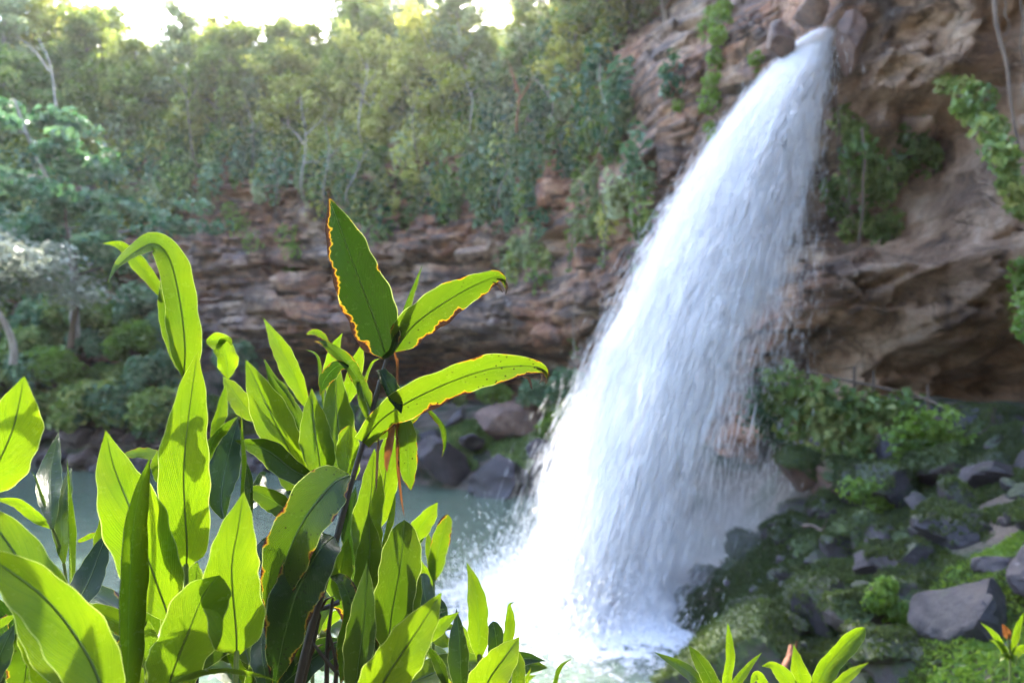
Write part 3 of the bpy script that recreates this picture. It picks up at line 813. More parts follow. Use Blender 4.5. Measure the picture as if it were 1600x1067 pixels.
# bare or half-bare stems standing in the cliff scrub
stems = [((470, 290), (475, 150), 34.0, 0.09, M_BARKP, 'pale forked dead trunk standing in the far cliff scrub', [(0.45, (440, 190)), (0.55, (505, 185)), (0.25, (500, 255))]),
         ((808, 190), (800, 108), 29.0, 0.10, M_BARKR, 'rust red tree stem forking in the middle of the cliff scrub', [(0.35, (832, 120)), (0.55, (790, 90))]),
         ((862, 168), (832, 112), 28.5, 0.06, M_BARKP, 'bleached leaning branch beside the rust red stem', [(0.4, (890, 128)), (0.6, (845, 140))]),
         ((735, 190), (726, 110), 30.5, 0.06, M_BARKP, 'thin grey stem left of the rust red stem', [(0.5, (748, 130))]),
         ((885, 115), (884, 50), 28.0, 0.06, M_BARKP, 'straight thin pale stem above the bleached branch', [(0.6, (900, 60))]),
         ((540, 300), (580, 222), 33.5, 0.07, M_BARKP, 'pale branch slanting up to the right behind the tall burnt leaf', [(0.5, (545, 245))]),
         ((910, 262), (915, 190), 26.5, 0.07, M_BARKP, 'pale stem on the cliff left of the fall', [(0.5, (925, 210))]),
         ((95, 190), (60, 60), 31.0, 0.09, M_BARKP, 'pale leaning trunk in the forest at the upper left', [(0.6, (25, 55))]),
         ((430, 330), (425, 215), 34, 0.07, M_BARK, 'brown thin trunk left of the forked dead trunk', [(0.5, (405, 245)), (0.7, (450, 225))]),
         ((505, 300), (512, 175), 34, 0.06, M_BARKP, 'pale thin trunk right of the forked dead trunk', [(0.4, (535, 225))]),
         ((395, 270), (385, 130), 34, 0.06, M_BARK, 'brown trunk standing in the scrub at the left', [(0.6, (365, 150)), (0.4, (410, 190))]),
         ((650, 230), (630, 120), 31, 0.06, M_BARK, 'brown leaning stem in the scrub left of centre', [(0.5, (655, 140))]),
         ((560, 200), (570, 95), 33, 0.07, M_BARKP, 'pale trunk rising to the rim left of centre', [(0.6, (590, 110)), (0.5, (548, 130))]),
         ((945, 200), (935, 100), 26.5, 0.05, M_BARKP, 'thin pale stem among the blue green creepers', [(0.5, (955, 130))]),
         ((300, 240), (285, 110), 35, 0.08, M_BARK, 'tall brown trunk above the reddish rock', [(0.6, (310, 130)), (0.7, (265, 120))]),
         ((780, 300), (795, 225), 29, 0.05, M_BARKP, 'short bleached branch above the cliff ledge', [(0.5, (775, 240))])]
for a, b, d, r, mt, lab, br in stems:
    if not lab: continue
    p0 = P(a[0], a[1], d); p1 = P(b[0], b[1], d + 0.4)
    Yc = float(cliff_y(np.array([p0.x]), np.array([p0.z]))[0])
    f = (Yc - 1.5) / d if Yc < d + 8 else 1.0
    d2 = d * f
    p0 = P(a[0], a[1], d2); p1 = P(b[0], b[1], d2 + 0.2)
    e = empty('bare_tree', tuple(p0))
    n = 10; s = np.linspace(0, 1, n)[:, None]
    root = np.array(p0) + np.array([0, 0.9, -0.5])
    q = catmull(np.array([root - np.array(p0), (0, 0, 0), (np.array(p1) - np.array(p0)) * 0.5 + np.array([0.12, 0, 0]), np.array(p1) - np.array(p0)]), 14)
    q = q + np.stack([0.16 * np.sin(np.linspace(0, 7, 14) + d * 9), 0 * q[:, 0], 0 * q[:, 0]], -1) * np.linspace(0, 1, 14)[:, None]
    V, Fc = tube_np(q, np.linspace(r, r * 0.35, 14) * 0.72, 6)
    link('trunk', mesh_np('trunk', V, Fc, True, mt), e)
    for fr, tip in br:
        s0 = (np.array(p1) - np.array(p0)) * fr + np.array([0.1 * math.sin(fr * 3), 0, 0])
        tp = np.array(P(tip[0], tip[1], d2 - 0.3)) - np.array(p0)
        V, Fc = tube_np(catmull(np.array([s0, (s0 + tp) / 2 + np.array([0.1, 0, 0.08]), tp]), 8), np.linspace(r * 0.6, 0.012, 8), 5)
        link('branch', mesh_np('branch', V, Fc, True, mt), e)
    tag(e, lab, 'tree')

# bushes of the left bank and the middle bank
bush = [shrub_meshes(700 + i, r=1.25, nl=1900, leaf=0.28, mat=m, tb=tb, tall=0.9, nclump=22) for i, (m, tb) in enumerate(((M_LEAF, (0.2, 1.0)), (M_LEAFB, (0.4, 1.0)), (M_LEAF, (0.4, 1.0)), (M_LEAFF, (0.2, 1.0))))]
br = np.random.default_rng(41)
for row, (py, dlo) in enumerate(((640, 33.2), (585, 34.3), (530, 35.3), (490, 36.0))):
    for col_, px in enumerate(range(-40, 345 - row * 25, 46)):
        x = (px + br.uniform(-24, 24) - HX) / F * dlo
        y = dlo + br.uniform(-0.9, 0.9)
        z = max(grd(x, y) - 0.2, CAM_Z + (HY - py) / F * dlo - 1.1 + br.uniform(-0.5, 0.5))
        k = int(br.integers(0, 4))
        plant_tree('bank_bush', bush[k], (x, y, z), br.uniform(0, 6.28), br.uniform(0.55, 1.4), 'green left bank bush in the ' + ('row above the shore', 'second row up', 'third row up', 'back row')[row] + ', ' + ORD(col_ + 1) + ' from the left', 'left bank bushes row ' + str(row + 1), 'bush', ('twigs', 'foliage'))
mid = [((640, 615), 29.6, 0.55, 1, 'small bush on the talus left of the brown block'), ((700, 610), 30.0, 0.6, 2, 'bush on the talus above the tilted slab'), ((770, 608), 29.0, 0.65, 3, 'bush behind the brown block on the talus'),
       ((838, 612), 27.6, 0.6, 1, 'bush right of the brown block below the cave'), ((890, 600), 26.0, 0.7, 1, 'dark bush beside the fall under the cave'), ((868, 660), 24.9, 0.55, 3, 'bright green bush on the shore rocks left of the fall'),
       ((905, 640), 24.0, 0.6, 3, 'green bush half hidden by the left edge of the fall'), ((640, 680), 27.5, 0.35, 3, 'little bush between the shore boulders and the dead leaf'), ((590, 640), 31.0, 0.7, 0, 'bush on the talus behind the ginger stem'), ((520, 640), 32, 0.9, 1, 'bush under the left end of the cave'), ((430, 620), 33, 0.95, 0, 'bush between the cave and the left bank'), ((365, 560), 34.5, 0.95, 1, 'tall bush against the cliff left of the cave')]
for (px, py), d, sc, k, lab in mid:
    x = (px - HX) / F * d
    plant_tree('talus_bush', bush[k], (x, d, CAM_Z + (HY - py) / F * d - 0.75 * sc - 0.1), br.uniform(0, 6.28), sc, lab, None, 'bush', ('twigs', 'foliage'))

# creepers and ivy of the right-hand wall
def patch(name, pts, d, rr, leaf, n, mat, label, tb=(0.2, 0.8), wall=False, outw=0.25):
    """a mat of leaves spread over given places (columns and rows of the photograph at depth d), one plant"""
    c = []
    for (px, py) in pts:
        q = P(px, py, d)
        if wall:
            for _ in range(4):
                yy = float(cliff_y(np.array([q.x]), np.array([q.z]))[0]) - outw
                q = P(px, py, yy)
        c.append(tuple(q))
    c = np.array(c); o0 = c.mean(0)
    e = empty(name, tuple(o0))
    C, N, k = clump_leaves(c - o0, np.full(len(c), rr) * rng.uniform(0.75, 1.25, len(c)), n, up=0.4, out=np.tile(np.array([0, -1.0, 0.1]), (len(c), 1)))
    tint = np.clip(rng.uniform(tb[0], tb[1], len(c))[k] + rng.normal(0, 0.15, len(k)), 0, 1)
    T = np.array([0, -0.2, -1.0]) + 0.6 * rng.normal(0, 1, C.shape)
    link('foliage', leaf_quads(C, N, leaf * (0.6 + 0.8 * rng.random(len(C))), tint, 0.7, T, name='foliage', mat=mat), e)
    parts = []
    for i in range(len(c) - 1):
        a_, b_ = c[i] - o0, c[i + 1] - o0
        m_ = (a_ + b_) / 2 + np.array([0, 0.12, 0.05])
        parts.append(tube_np(catmull(np.array([a_ + (0, 0.1, 0), m_, b_ + (0, 0.1, 0)]), 6), 0.012, 4))
    if parts:
        V, Fc = merge_np(parts)
        link('stems', mesh_np('stems', V, Fc, True, M_BARK), e)
    return tag(e, label, 'creeper')
patch('wall_creeper', [(1475, 135), (1500, 145), (1525, 160), (1530, 190), (1545, 205), (1555, 235), (1565, 250), (1570, 280), (1582, 300), (1592, 325), (1505, 170)], 13, 0.25, 0.16, 100, M_LEAF, 'sunlit creeper trailing down the tan buttress at the right', (0.45, 1.0), True)
patch('niche_creeper', [(1320, 190), (1335, 215), (1350, 205), (1372, 225), (1385, 240), (1340, 245), (1360, 270), (1395, 270), (1410, 215), (1425, 235), (1440, 250), (1425, 205), (1375, 300), (1345, 300), (1330, 280)], 16, 0.42, 0.20, 120, M_LEAF, 'dark leafy creeper filling the niche beside the fall', (0.15, 0.7), True, 0.4)
patch('niche_bush', [(1360, 355), (1375, 365), (1390, 350), (1345, 350), (1310, 330), (1325, 360), (1300, 300)], 16, 0.30, 0.15, 150, M_LEAF, 'low bush on the ledge under the niche creeper', (0.25, 0.8), True, 0.4)
patch('edge_creeper', [(1598, 420), (1596, 450), (1600, 480), (1590, 440), (1604, 510)], 11, 0.24, 0.12, 120, M_LEAFF, 'bright leaves at the right edge of the picture below the buttress', (0.5, 1.0), True)
patch('ivy_bank', [(1225, 600), (1240, 625), (1265, 620), (1285, 640), (1305, 625), (1320, 650), (1265, 655), (1235, 660), (1290, 670), (1345, 640), (1370, 645), (1395, 650), (1410, 640), (1355, 665), (1330, 685), (1300, 695), (1270, 690), (1215, 630), (1330, 715), (1340, 700)], 13.6, 0.34, 0.20, 75, M_LEAF, 'broad leaved green bush beside the path right of the fall', (0.4, 0.95))
patch('slope_bush', [(1425, 660), (1445, 670), (1470, 660), (1440, 690), (1425, 705), (1480, 690), (1500, 700), (1520, 720), (1410, 725), (1530, 735), (1400, 690)], 11.4, 0.26, 0.12, 90, M_LEAFF, 'yellow green fern like bush below the path', (0.4, 1.0))
patch('slope_fern', [(1330, 765), (1350, 770), (1375, 765), (1365, 785), (1390, 780)], 10.6, 0.2, 0.08, 130, M_LEAFF, 'small light green plant among the dark rocks', (0.4, 1.0))
patch('stone_fern', [(1375, 925), (1365, 940), (1390, 950), (1385, 915)], 7.3, 0.13, 0.06, 130, M_LEAFF, 'light green plant growing on the dark pointed boulder', (0.4, 1.0))
patch('rock_fern', [(1430, 965), (1450, 975), (1440, 990), (1415, 955)], 7.2, 0.13, 0.06, 130, M_LEAFF, 'light green fern left of the violet boulder', (0.4, 1.0))
patch('slab_fern', [(1500, 905), (1525, 915), (1548, 930), (1570, 930), (1590, 915)], 7.6, 0.15, 0.06, 130, M_LEAFF, 'bright ferns along the log behind the violet boulder', (0.4, 1.0))
patch('wall_fern', [(1505, 850), (1530, 845), (1560, 850), (1585, 840), (1545, 835)], 8.8, 0.16, 0.07, 120, M_LEAF, 'green ferns on the long slab', (0.3, 0.9))
patch('fall_side_creeper', [(1190, 610), (1200, 640), (1180, 650), (1215, 680), (1195, 665)], 15.0, 0.4, 0.13, 130, M_LEAFB, 'misty bush behind the right veil of the fall', (0.2, 0.7))
# plants on the violet rock left of the lip
patch('lip_fern', [(1110, 25), (1125, 35), (1120, 60), (1118, 95), (1112, 130), (1105, 160), (1130, 15), (1105, 50)], 19, 0.30, 0.15, 120, M_LEAFF, 'light green fern hanging on the rock left of the lip', (0.4, 1.0), True)
patch('lip_grass', [(1180, 95), (1185, 115), (1190, 130), (1108, 200), (1115, 215), (1060, 165)], 18, 0.18, 0.12, 90, M_LEAFF, 'tuft of yellow green grass on the rock beside the fall', (0.6, 1.0), True)
patch('cliff_tuft', [(450, 370), (460, 395), (455, 420), (380, 360), (370, 345), (395, 380), (360, 330)], 36, 0.6, 0.17, 110, M_LEAFF, 'pale green hanging plant low on the far cliff above the ginger leaves', (0.5, 1.0), True)

vr = np.random.default_rng(51)
for px, y0, y1, lf, lab in ((893, 270, 560, 26, 'leafy vine hanging down the cliff left of the fall'), (905, 360, 610, 0, 'bare hanging root in front of the cave'), (900, 330, 590, 0, 'second bare root close beside the cave vine'), (985, 250, 430, 22, 'leafy vine close to the left edge of the fall'), (770, 300, 345, 10, 'short vine tip under the scrub fringe'),
                            (835, 180, 330, 0, 'pale root hanging below the rust red stem'), (1000, 320, 480, 0, 'thin root next to the falling water'), (945, 300, 420, 20, 'short leafy vine between the root and the fall')):
    q = P(px, y0, 27)
    for _ in range(5): q = P(px, y0, float(cliff_y(np.array([q.x]), np.array([q.z]))[0]) - 0.5)
    vine(q, (y1 - y0) / F * q.y, int(vr.integers(1, 999)), lf, 0.028, lab, None, 0.17, M_LEAF)
for i_, px in enumerate((395, 432, 478, 522, 566, 605, 648, 690, 732, 775, 818, 858, 925, 965)):
    y0 = 150 + 60 * vr.random(); y1 = 300 + 90 * vr.random()
    q = P(px, y0, 33)
    for _ in range(5): q = P(px, y0, float(cliff_y(np.array([q.x]), np.array([q.z]))[0]) - 0.9)
    vine(q, (y1 - y0) / F * q.y, int(vr.integers(1, 9999)), 30 * vr.random() + 4, 0.035, 'long pale vine draped down the far cliff, ' + ORD(i_ + 1) + ' from the left', 'vines draped down the far cliff', 0.24, M_LEAFO if i_ % 2 else M_LEAF, sway=0.35, name='draped_vine')
for px, y0, y1, d, r, lab in ((1552, -30, 250, 11.2, 0.035, 'long rope like root hanging over the tan buttress'), (1347, 200, 385, 14.6, 0.03, 'straight root hanging in front of the niche'), (1308, 90, 270, 15.2, 0.02, 'thin root at the corner beside the lip'), (1330, 240, 350, 14.8, 0.016, 'thin short root left of the straight root'), (1595, 0, 150, 11.0, 0.014, 'fine root at the upper right corner'), (1568, -20, 60, 11.1, 0.012, 'fine short root beside the rope like root')):
    vine(P(px, y0, d), (y1 - y0) / F * d, int(vr.integers(1, 999)), 0, r, lab, None, sway=0.06, bend=(0.45 if px == 1552 else 0, 0), name='hanging_root', bark=M_BARK)

# ------------------------------------------------------------------ rocks of the cliff that stand out as blocks
bl = np.random.default_rng(61)
def block_mesh(seed):
    V, Fc = ICO4
    r = np.random.default_rng(seed)
    V = np.sign(V) * np.abs(V) ** 0.36
    V = V / np.abs(V).max() * 0.5
    V = V * np.array([1, 1, 1.0]) 
    for _ in range(9):
        n = norm(r.normal(0, 1, 3)); h = V @ n - (0.40 + 0.16 * r.random())
        V = V - np.where(h > 0, h, 0)[:, None] * n
    V = V * (1 + 0.20 * fbm(V[:, 0] * 4 + seed, V[:, 1] * 4, V[:, 2] * 4, 4, seed))[:, None]
    me = mesh_np('rock_block', V, Fc, True, M_CLIFF)
    me.set_sharp_from_angle(angle=math.radians(24))
    return me
BLK = [block_mesh(900 + i) for i in range(6)]
def block(px, py, wpx, hpx, k=None, depth=0.7, out=0.15, rot=0):
    q = P(px, py, 28)
    for _ in range(6): q = P(px, py, float(cliff_y(np.array([q.x]), np.array([q.z]))[0]) - out)
    o = link('rock_block', BLK[int(bl.integers(0, 6)) if k is None else k], cliff)
    o.location = (q.x, q.y + depth * 0.25, q.z)
    o.scale = (wpx / F * q.y, depth, hpx / F * q.y)
    o.rotation_euler = (math.radians(bl.uniform(-5, 5)), math.radians(rot + bl.uniform(-4, 4)), math.radians(bl.uniform(-14, 14)))
for (px, py, w, h, out) in ((615, 355, 60, 30, .2), (655, 385, 70, 22, .25), (560, 365, 60, 28, .2), (700, 372, 55, 18, .2), (745, 395, 70, 24, .25), (800, 405, 66, 26, .3), (600, 405, 74, 24, .3), (530, 400, 70, 24, .25), (690, 430, 90, 30, .3), (770, 440, 80, 30, .3), (840, 290, 40, 36, .5), (815, 285, 26, 30, .5), (870, 300, 60, 46, .4), (860, 270, 22, 40, .5), (880, 385, 60, 34, .3), (930, 400, 66, 40, .3),
                             (455, 400, 60, 30, .2), (400, 420, 66, 34, .2), (470, 440, 90, 34, .3), (560, 450, 80, 32, .3), (930, 340, 50, 40, .3), (960, 290, 44, 50, .3), (640, 480, 100, 40, .25), (740, 500, 90, 44, .25), (830, 480, 80, 44, .25), (870, 520, 80, 40, .2), (560, 500, 90, 36, .2), (480, 490, 80, 34, .2), (410, 470, 60, 34, .2), (930, 460, 60, 44, .25),
                             (1058, 238, 62, 96, .35), (1060, 130, 46, 50, .3), (1090, 95, 44, 40, .3), (1200, 85, 66, 70, .3), (1190, 25, 80, 46, .3), (1250, 20, 50, 36, .3), (1150, 140, 60, 60, .25), (1120, 200, 46, 60, .2), (1165, 70, 46, 50, .25), (1238, 60, 40, 40, .2), (1140, 50, 60, 40, .2), (1100, 260, 50, 60, .2), (1010, 330, 44, 40, .25), (985, 360, 40, 30, .25),
                             (1330, 60, 60, 90, .2), (1400, 40, 90, 70, .2), (1470, 60, 100, 60, .2), (1550, 90, 80, 80, .2), (1430, 120, 90, 60, .2), (1350, 140, 50, 60, .2), (1500, 230, 70, 120, .1), (1540, 330, 60, 90, .1), (1480, 340, 50, 110, .1), (1330, 410, 80, 36, .2), (1390, 430, 70, 40, .2), (1280, 400, 60, 40, .2), (1300, 450, 90, 44, .2), (1430, 470, 70, 44, .2), (1490, 430, 60, 60, .15), (1560, 430, 70, 60, .15), (1230, 450, 70, 40, .2), (1400, 500, 110, 40, .15), (1500, 520, 110, 50, .15)):
    block(px, py, w, h, None, 0.8 if px < 1000 else 0.5, out * (1 if px < 1000 else 0.45), 0 if px < 1250 else bl.uniform(-25, 25))

# ------------------------------------------------------------------ boulders
def bp(px, py, d): return tuple(P(px, py, d))
boulder(bp(700, 728, 26.6), (1.75, 1.4, 1.25), (10, 18, 30), 0, 'grey violet angular boulder at the water edge left of the pair under the cave', None, 0.15)['dark'] = 0.35
boulder(bp(785, 742, 24.9), (1.95, 1.5, 1.15), (0, 8, 75), 1, 'wide wet grey boulder at the water edge nearest the fall', None, 0.12)['dark'] = 0.35
boulder(bp(785, 658, 28.2), (1.8, 1.3, 1.35), (0, 5, 20), 2, 'big rusty brown block on the talus below the cave', None, 0.9)
boulder(bp(712, 655, 28.0), (0.95, 0.5, 0.28), (0, -38, 10), 3, 'dark slab tilted up to the right beside the brown block', None, 0.1)['dark'] = 0.60
boulder(bp(668, 690, 28.0), (0.95, 0.8, 0.6), (0, 12, 50), 4, 'dark boulder behind the hanging dead leaf', None, 0.1)['dark'] = 0.60
boulder(bp(845, 705, 25.0), (0.75, 0.7, 0.6), (0, 0, 10), 5, 'small dark boulder between the wet boulder and the fall', None, 0.15)['dark'] = 0.60
boulder(bp(858, 738, 24.0), (0.85, 0.7, 0.85), (20, 0, 40), 6, 'dark boulder half behind the left edge of the fall', None, 0.1)['dark'] = 0.60
boulder(bp(735, 688, 27.4), (0.7, 0.6, 0.35), (0, 20, 70), 7, 'low dark stone between the tilted slab and the wet boulder', None, 0.15)['dark'] = 0.60
boulder(bp(625, 720, 27.8), (0.9, 0.8, 0.7), (0, 0, 100), 8, 'dark boulder at the water edge behind the ginger stem', None, 0.1)
boulder(bp(1268, 22, 15.1), (0.62, 0.5, 0.44), (0, 22, 15), 3, 'pale wedged boulder at the top of the fall', None, 0.75, 0.05)
boulder(bp(1326, 66, 14.9), (0.36, 0.42, 0.75), (0, -8, 40), 5, 'upright rock at the right side of the lip', None, 0.8, 0.1)
boulder(bp(1214, 66, 15.9), (0.50, 0.45, 0.42), (0, 30, 70), 6, 'rounded rock just left of the lip', None, 0.7, 0.1)
rr_ = np.random.default_rng(71)
for i, px in enumerate(np.arange(-60, 610, 21)):
    for lvl in range(3):
        d = np.interp(px, [-60, 300, 460, 610], [32.2, 31.8, 30.9, 28.6]) + lvl * 0.95 + rr_.uniform(-0.3, 0.3)
        x = (px + rr_.uniform(-12, 12) - HX) / F * d
        s = rr_.uniform(0.42, 0.85) * (1.15 if lvl == 0 else 1)
        boulder((x, d, max(grd(x, d), -0.05) + 0.14 * s), (s * rr_.uniform(1.0, 1.6), s, s * rr_.uniform(0.55, 0.9)), (rr_.uniform(-20, 20), rr_.uniform(-20, 20), rr_.uniform(0, 360)), i + lvl * 3, ('dark stone at the waterline of the left far shore', 'dark stone in the middle of the left far shore', 'dark stone below the bushes of the left far shore')[lvl] + ', ' + ORD(i + 1) + ' from the left', 'left far shore stones level ' + str(lvl + 1), rr_.uniform(0.05, 0.6), 0.1, 'shore_stone', 'stone')

# the right slope
BIG = boulder_mesh(350, 8, 0.08, True)
boulder(bp(1175, 1045, 8.4), (1.35, 1.15, 0.95), (0, 6, 20), 0, 'big dark rounded boulder at the foot of the mossy mound beside the foam', None, 0.05, 0.90, mesh=BIG)
boulder(bp(1500, 985, 6.6), (0.62, 0.5, 0.62), (0, 18, 20), 3, 'smooth violet grey boulder in the ground cover at the lower right', None, 0.0, 0.22)['dark'] = 0.9  # colour darkened in place of the shade it should lie in
boulder(bp(1345, 955, 7.6), (0.55, 0.45, 0.32), (0, 25, 60), 4, 'dark pointed boulder with a mossy top left of the violet boulder', None, 0.1, 0.85)
boulder(bp(1410, 935, 7.8), (0.42, 0.4, 0.32), (0, 0, 10), 5, 'grey boulder behind the dark pointed one', None, 0.15, 0.70)
boulder(bp(1462, 890, 8.4), (0.38, 0.35, 0.5), (0, -30, 10), 6, 'upright violet slab leaning left above the violet boulder', None, 0.12, 0.00)
boulder(bp(1385, 1010, 6.8), (0.6, 0.5, 0.28), (10, 0, 30), 7, 'dark flat stone below the pointed boulder', None, 0.1, 0.80)['dark'] = 0.60
boulder(bp(1170, 930, 11.8), (0.95, 0.8, 0.62), (0, 0, 10), 8, 'dark round rock with water streaming over it at the foot of the veil', None, 0.05, 0.60)
boulder(bp(1235, 930, 11.2), (0.6, 0.5, 0.42), (0, 0, 70), 2, 'small wet rock right of the one under the veil', None, 0.05, 0.70)
boulder(bp(1400, 775, 11.0), (1.0, 0.8, 0.62), (0, 10, 30), 0, 'large dark blue grey boulder below the yellow green bush', None, 0.05, 0.75)['dark'] = 0.50
boulder(bp(1320, 745, 12.2), (0.95, 0.7, 0.55), (0, 0, 10), 1, 'brown block under the broad leaved bush', None, 0.85, 0.60)
boulder(bp(1255, 735, 12.6), (0.7, 0.6, 0.6), (0, 0, 80), 2, 'brown rock at the right edge of the fall', None, 0.75, 0.65)
boulder(bp(1465, 735, 10.8), (0.7, 0.6, 0.5), (0, 10, 20), 3, 'dark rock right of the blue grey boulder', None, 0.1, 0.85)
boulder(bp(1540, 700, 11.6), (0.55, 0.5, 0.75), (0, -10, 60), 4, 'tall grey rock at the foot of the right wall', None, 0.3, 0.55)
boulder(bp(1585, 790, 9.6), (0.7, 0.6, 0.5), (0, 10, 20), 5, 'dark rock at the right edge below the wall', None, 0.1, 0.85)
boulder(bp(1330, 835, 10.2), (0.65, 0.6, 0.55), (0, 20, 90), 6, 'dark mossy rock in the middle of the slope', None, 0.1, 0.95)
boulder(bp(1275, 860, 10.6), (0.55, 0.5, 0.45), (0, 0, 50), 7, 'grey mossy rock above the mound', None, 0.1, 0.95)
boulder(bp(1500, 830, 8.9), (0.9, 0.55, 0.30), (0, 28, -10), 8, 'long dark slab sloping down to the right', None, 0.1, 1.00)
boulder(bp(1425, 850, 9.2), (0.5, 0.45, 0.4), (0, 0, 20), 1, 'mossy rock left of the long slab', None, 0.15, 1.00)
boulder(bp(1585, 880, 8.0), (0.55, 0.5, 0.4), (0, 0, 120), 2, 'dark rock at the right edge above the ground cover', None, 0.15, 0.65)['dark'] = 0.70
sr = np.random.default_rng(81)
for i in range(60):
    x = sr.uniform(2.9, 8.5); y = sr.uniform(5.5, 14.5)
    if x > 0.78 * y + 0.6: continue
    if 0.5 < x - 2.6 < 0.9 and y < 8: continue
    s = sr.uniform(0.09, 0.30)
    boulder((x, y, grd(x, y) - 0.18 * s), (s * sr.uniform(0.9, 1.5), s, s * sr.uniform(0.6, 0.95)), (sr.uniform(-25, 25), sr.uniform(-25, 25), sr.uniform(0, 360)), i, 'small dark stone lying on the right slope', 'small stones of the right slope', sr.uniform(0, 0.3), sr.uniform(0.2, 0.9), 'slope_stone', 'stone')['dark'] = 0.6

for i in range(70):
    x = sr.uniform(3.0, 9.0); y = sr.uniform(6.5, 14.0)
    if x > 0.78 * y + 0.4 or (x < 4.6 and y < 7.6): continue
    s = sr.uniform(0.25, 0.55)
    boulder((x, y, grd(x, y) + 0.02 * s), (s * sr.uniform(0.9, 1.5), s, s * sr.uniform(0.6, 1.0)), (sr.uniform(-30, 30), sr.uniform(-30, 30), sr.uniform(0, 360)), i, 'dark mossy block crowded on the right slope', 'mossy blocks of the right slope', sr.uniform(0, 0.15), sr.uniform(0.25, 0.8), 'slope_block', 'boulder')['dark'] = 0.6
# moss and ground cover of the right slope
def blades(n, sampler, size, mat, name, label, tb, upright=0.8):
    xy = sampler(n)
    z = ground_z(xy[:, 0], xy[:, 1])
    C = np.stack([xy[:, 0], xy[:, 1], z + size * 0.35], -1)
    N = norm(rng.normal(0, 1, C.shape) + np.array([0, -0.3, 0.4]))
    T = np.array([0, 0, upright]) + 0.7 * rng.normal(0, 1, C.shape)
    tt = np.clip(rng.uniform(tb[0], tb[1], len(C)) + 0.4 * fbm(C[:, 0] * 1.5, C[:, 1] * 1.5, 0, 3, 140), 0, 1)
    return tag(link(name, leaf_quads(C, N, size * (0.5 + rng.random(len(C))), tt, 0.5, T, name=name, mat=mat)), label, kind='stuff')
def samp(x0, x1, y0, y1, f):
    def s(n):
        xy = np.stack([rng.uniform(x0, x1, n * 3), rng.uniform(y0, y1, n * 3)], -1)
        return xy[f(xy[:, 0], xy[:, 1])][:n]
    return s
blades(90000, samp(2.4, 8.5, 6.2, 13.5, lambda x, y: (fbm(x * 0.9, y * 0.9, 0, 4, 150) > -0.42) & (x < 0.8 * y + 0.5)), 0.075, M_MOSS, 'moss', 'dark green moss on the mound and slope right of the fall', (0.1, 0.7))
blades(36000, samp(2.6, 6.4, 3.4, 7.8, lambda x, y: fbm(x * 0.8, y * 0.8, 0, 4, 151) + 0.45 * (x - 0.45 * y) > -0.05), 0.07, M_LEAFF, 'ground_cover', 'bright small leaved ground cover at the lower right corner', (0.3, 1.0))
blades(9000, samp(-8, 3, 24.5, 30.5, lambda x, y: (fbm(x * 0.5, y * 0.5, 0, 4, 152) > 0.02) & (ground_z(x, y) > 0.6)), 0.20, M_LEAF, 'talus_cover', 'low green plants covering the talus under the cave', (0.2, 0.8))
blades(7000, samp(-26, -8, 32, 36, lambda x, y: (fbm(x * 0.5, y * 0.5, 0, 4, 153) > -0.2) & (ground_z(x, y) > 1.3)), 0.22, M_LEAF, 'bank_cover', 'low plants covering the left bank between the bushes', (0.1, 0.6))

# moss cushions on the boulders of the right slope
mr = np.random.default_rng(97)
mc, mn = [], []
for o in list(COL.objects):
    if o.type == 'MESH' and o.parent is None and o.name.split('.')[0] in ('boulder', 'slope_block') and o.get('moss', 0) > 0.3 and o.location.y < 14.5:
        me = o.data; nvt = len(me.vertices)
        co = np.empty(nvt * 3, np.float32); me.vertices.foreach_get('co', co); co = co.reshape(-1, 3)
        no = np.empty(nvt * 3, np.float32); me.vertices.foreach_get('normal', no); no = no.reshape(-1, 3)
        mw = np.array(Matrix.LocRotScale(o.location, o.rotation_euler, o.scale)); R3 = mw[:3, :3]
        cw = co @ R3.T + mw[:3, 3]; nw = norm(no @ np.linalg.inv(R3))
        cut = 0.75 - 0.75 * float(o['moss'])
        ok = nw[:, 2] + 0.9 * fbm(cw[:, 0] * 2.5, cw[:, 1] * 2.5, cw[:, 2] * 2.5, 3, 99) > cut
        idx = np.nonzero(ok)[0]
        if len(idx) == 0: continue
        want = int(900 * (o.scale[0] * o.scale[1]) ** 0.9 * 6)
        pick = mr.choice(idx, min(max(want, 150), 9000))
        mc.append(cw[pick] + mr.normal(0, 0.018, (len(pick), 3))); mn.append(nw[pick])
mc = np.concatenate(mc); mn = np.concatenate(mn)
mt_ = mn * 0.9 + np.array([0, 0, 0.2]) + 0.6 * mr.normal(0, 1, mc.shape)
tag(link('boulder_moss', leaf_quads(mc + mn * 0.012, norm(mr.normal(0, 1, mc.shape) + (0, -0.4, 0.3)), 0.045 * (0.5 + mr.random(len(mc))), np.clip(mr.uniform(0.05, 0.8, len(mc)) + 0.5 * fbm(mc[:, 0] * 1.4, mc[:, 1] * 1.4, 0, 3, 141), 0, 1), 0.45, mt_, name='boulder_moss', mat=M_MOSS)), 'short green moss tufts on the rocks right of the fall', kind='stuff')

# path rail under the overhang
e = empty('path_railing', bp(1350, 640, 13.8))
o0 = np.array(e.location)
pp = [(1192, 575, 15.6), (1262, 582, 15.0), (1335, 597, 14.4), (1365, 603, 14.2), (1450, 625, 13.2), (1530, 668, 12.2)]
for px, py, d in pp:
    top = np.array(P(px, py - 24, d)); bot = np.array(P(px, py + 62, d))
    V, Fc = tube_np(np.array([bot, (top + bot) / 2, top]) - o0, [0.035, 0.032, 0.028], 6)
    link('post', mesh_np('post', V, Fc, True, M_BARK), e)
for dz in (0, 22):
    q = np.array([np.array(P(px, py + dz, d - 0.05)) for px, py, d in pp]) - o0
    V, Fc = tube_np(catmull(q, 24), 0.028, 6)
    link('rail', mesh_np('rail', V, Fc, True, M_BARK), e)
tag(e, 'rough wooden railing along the path under the right overhang', 'railing')
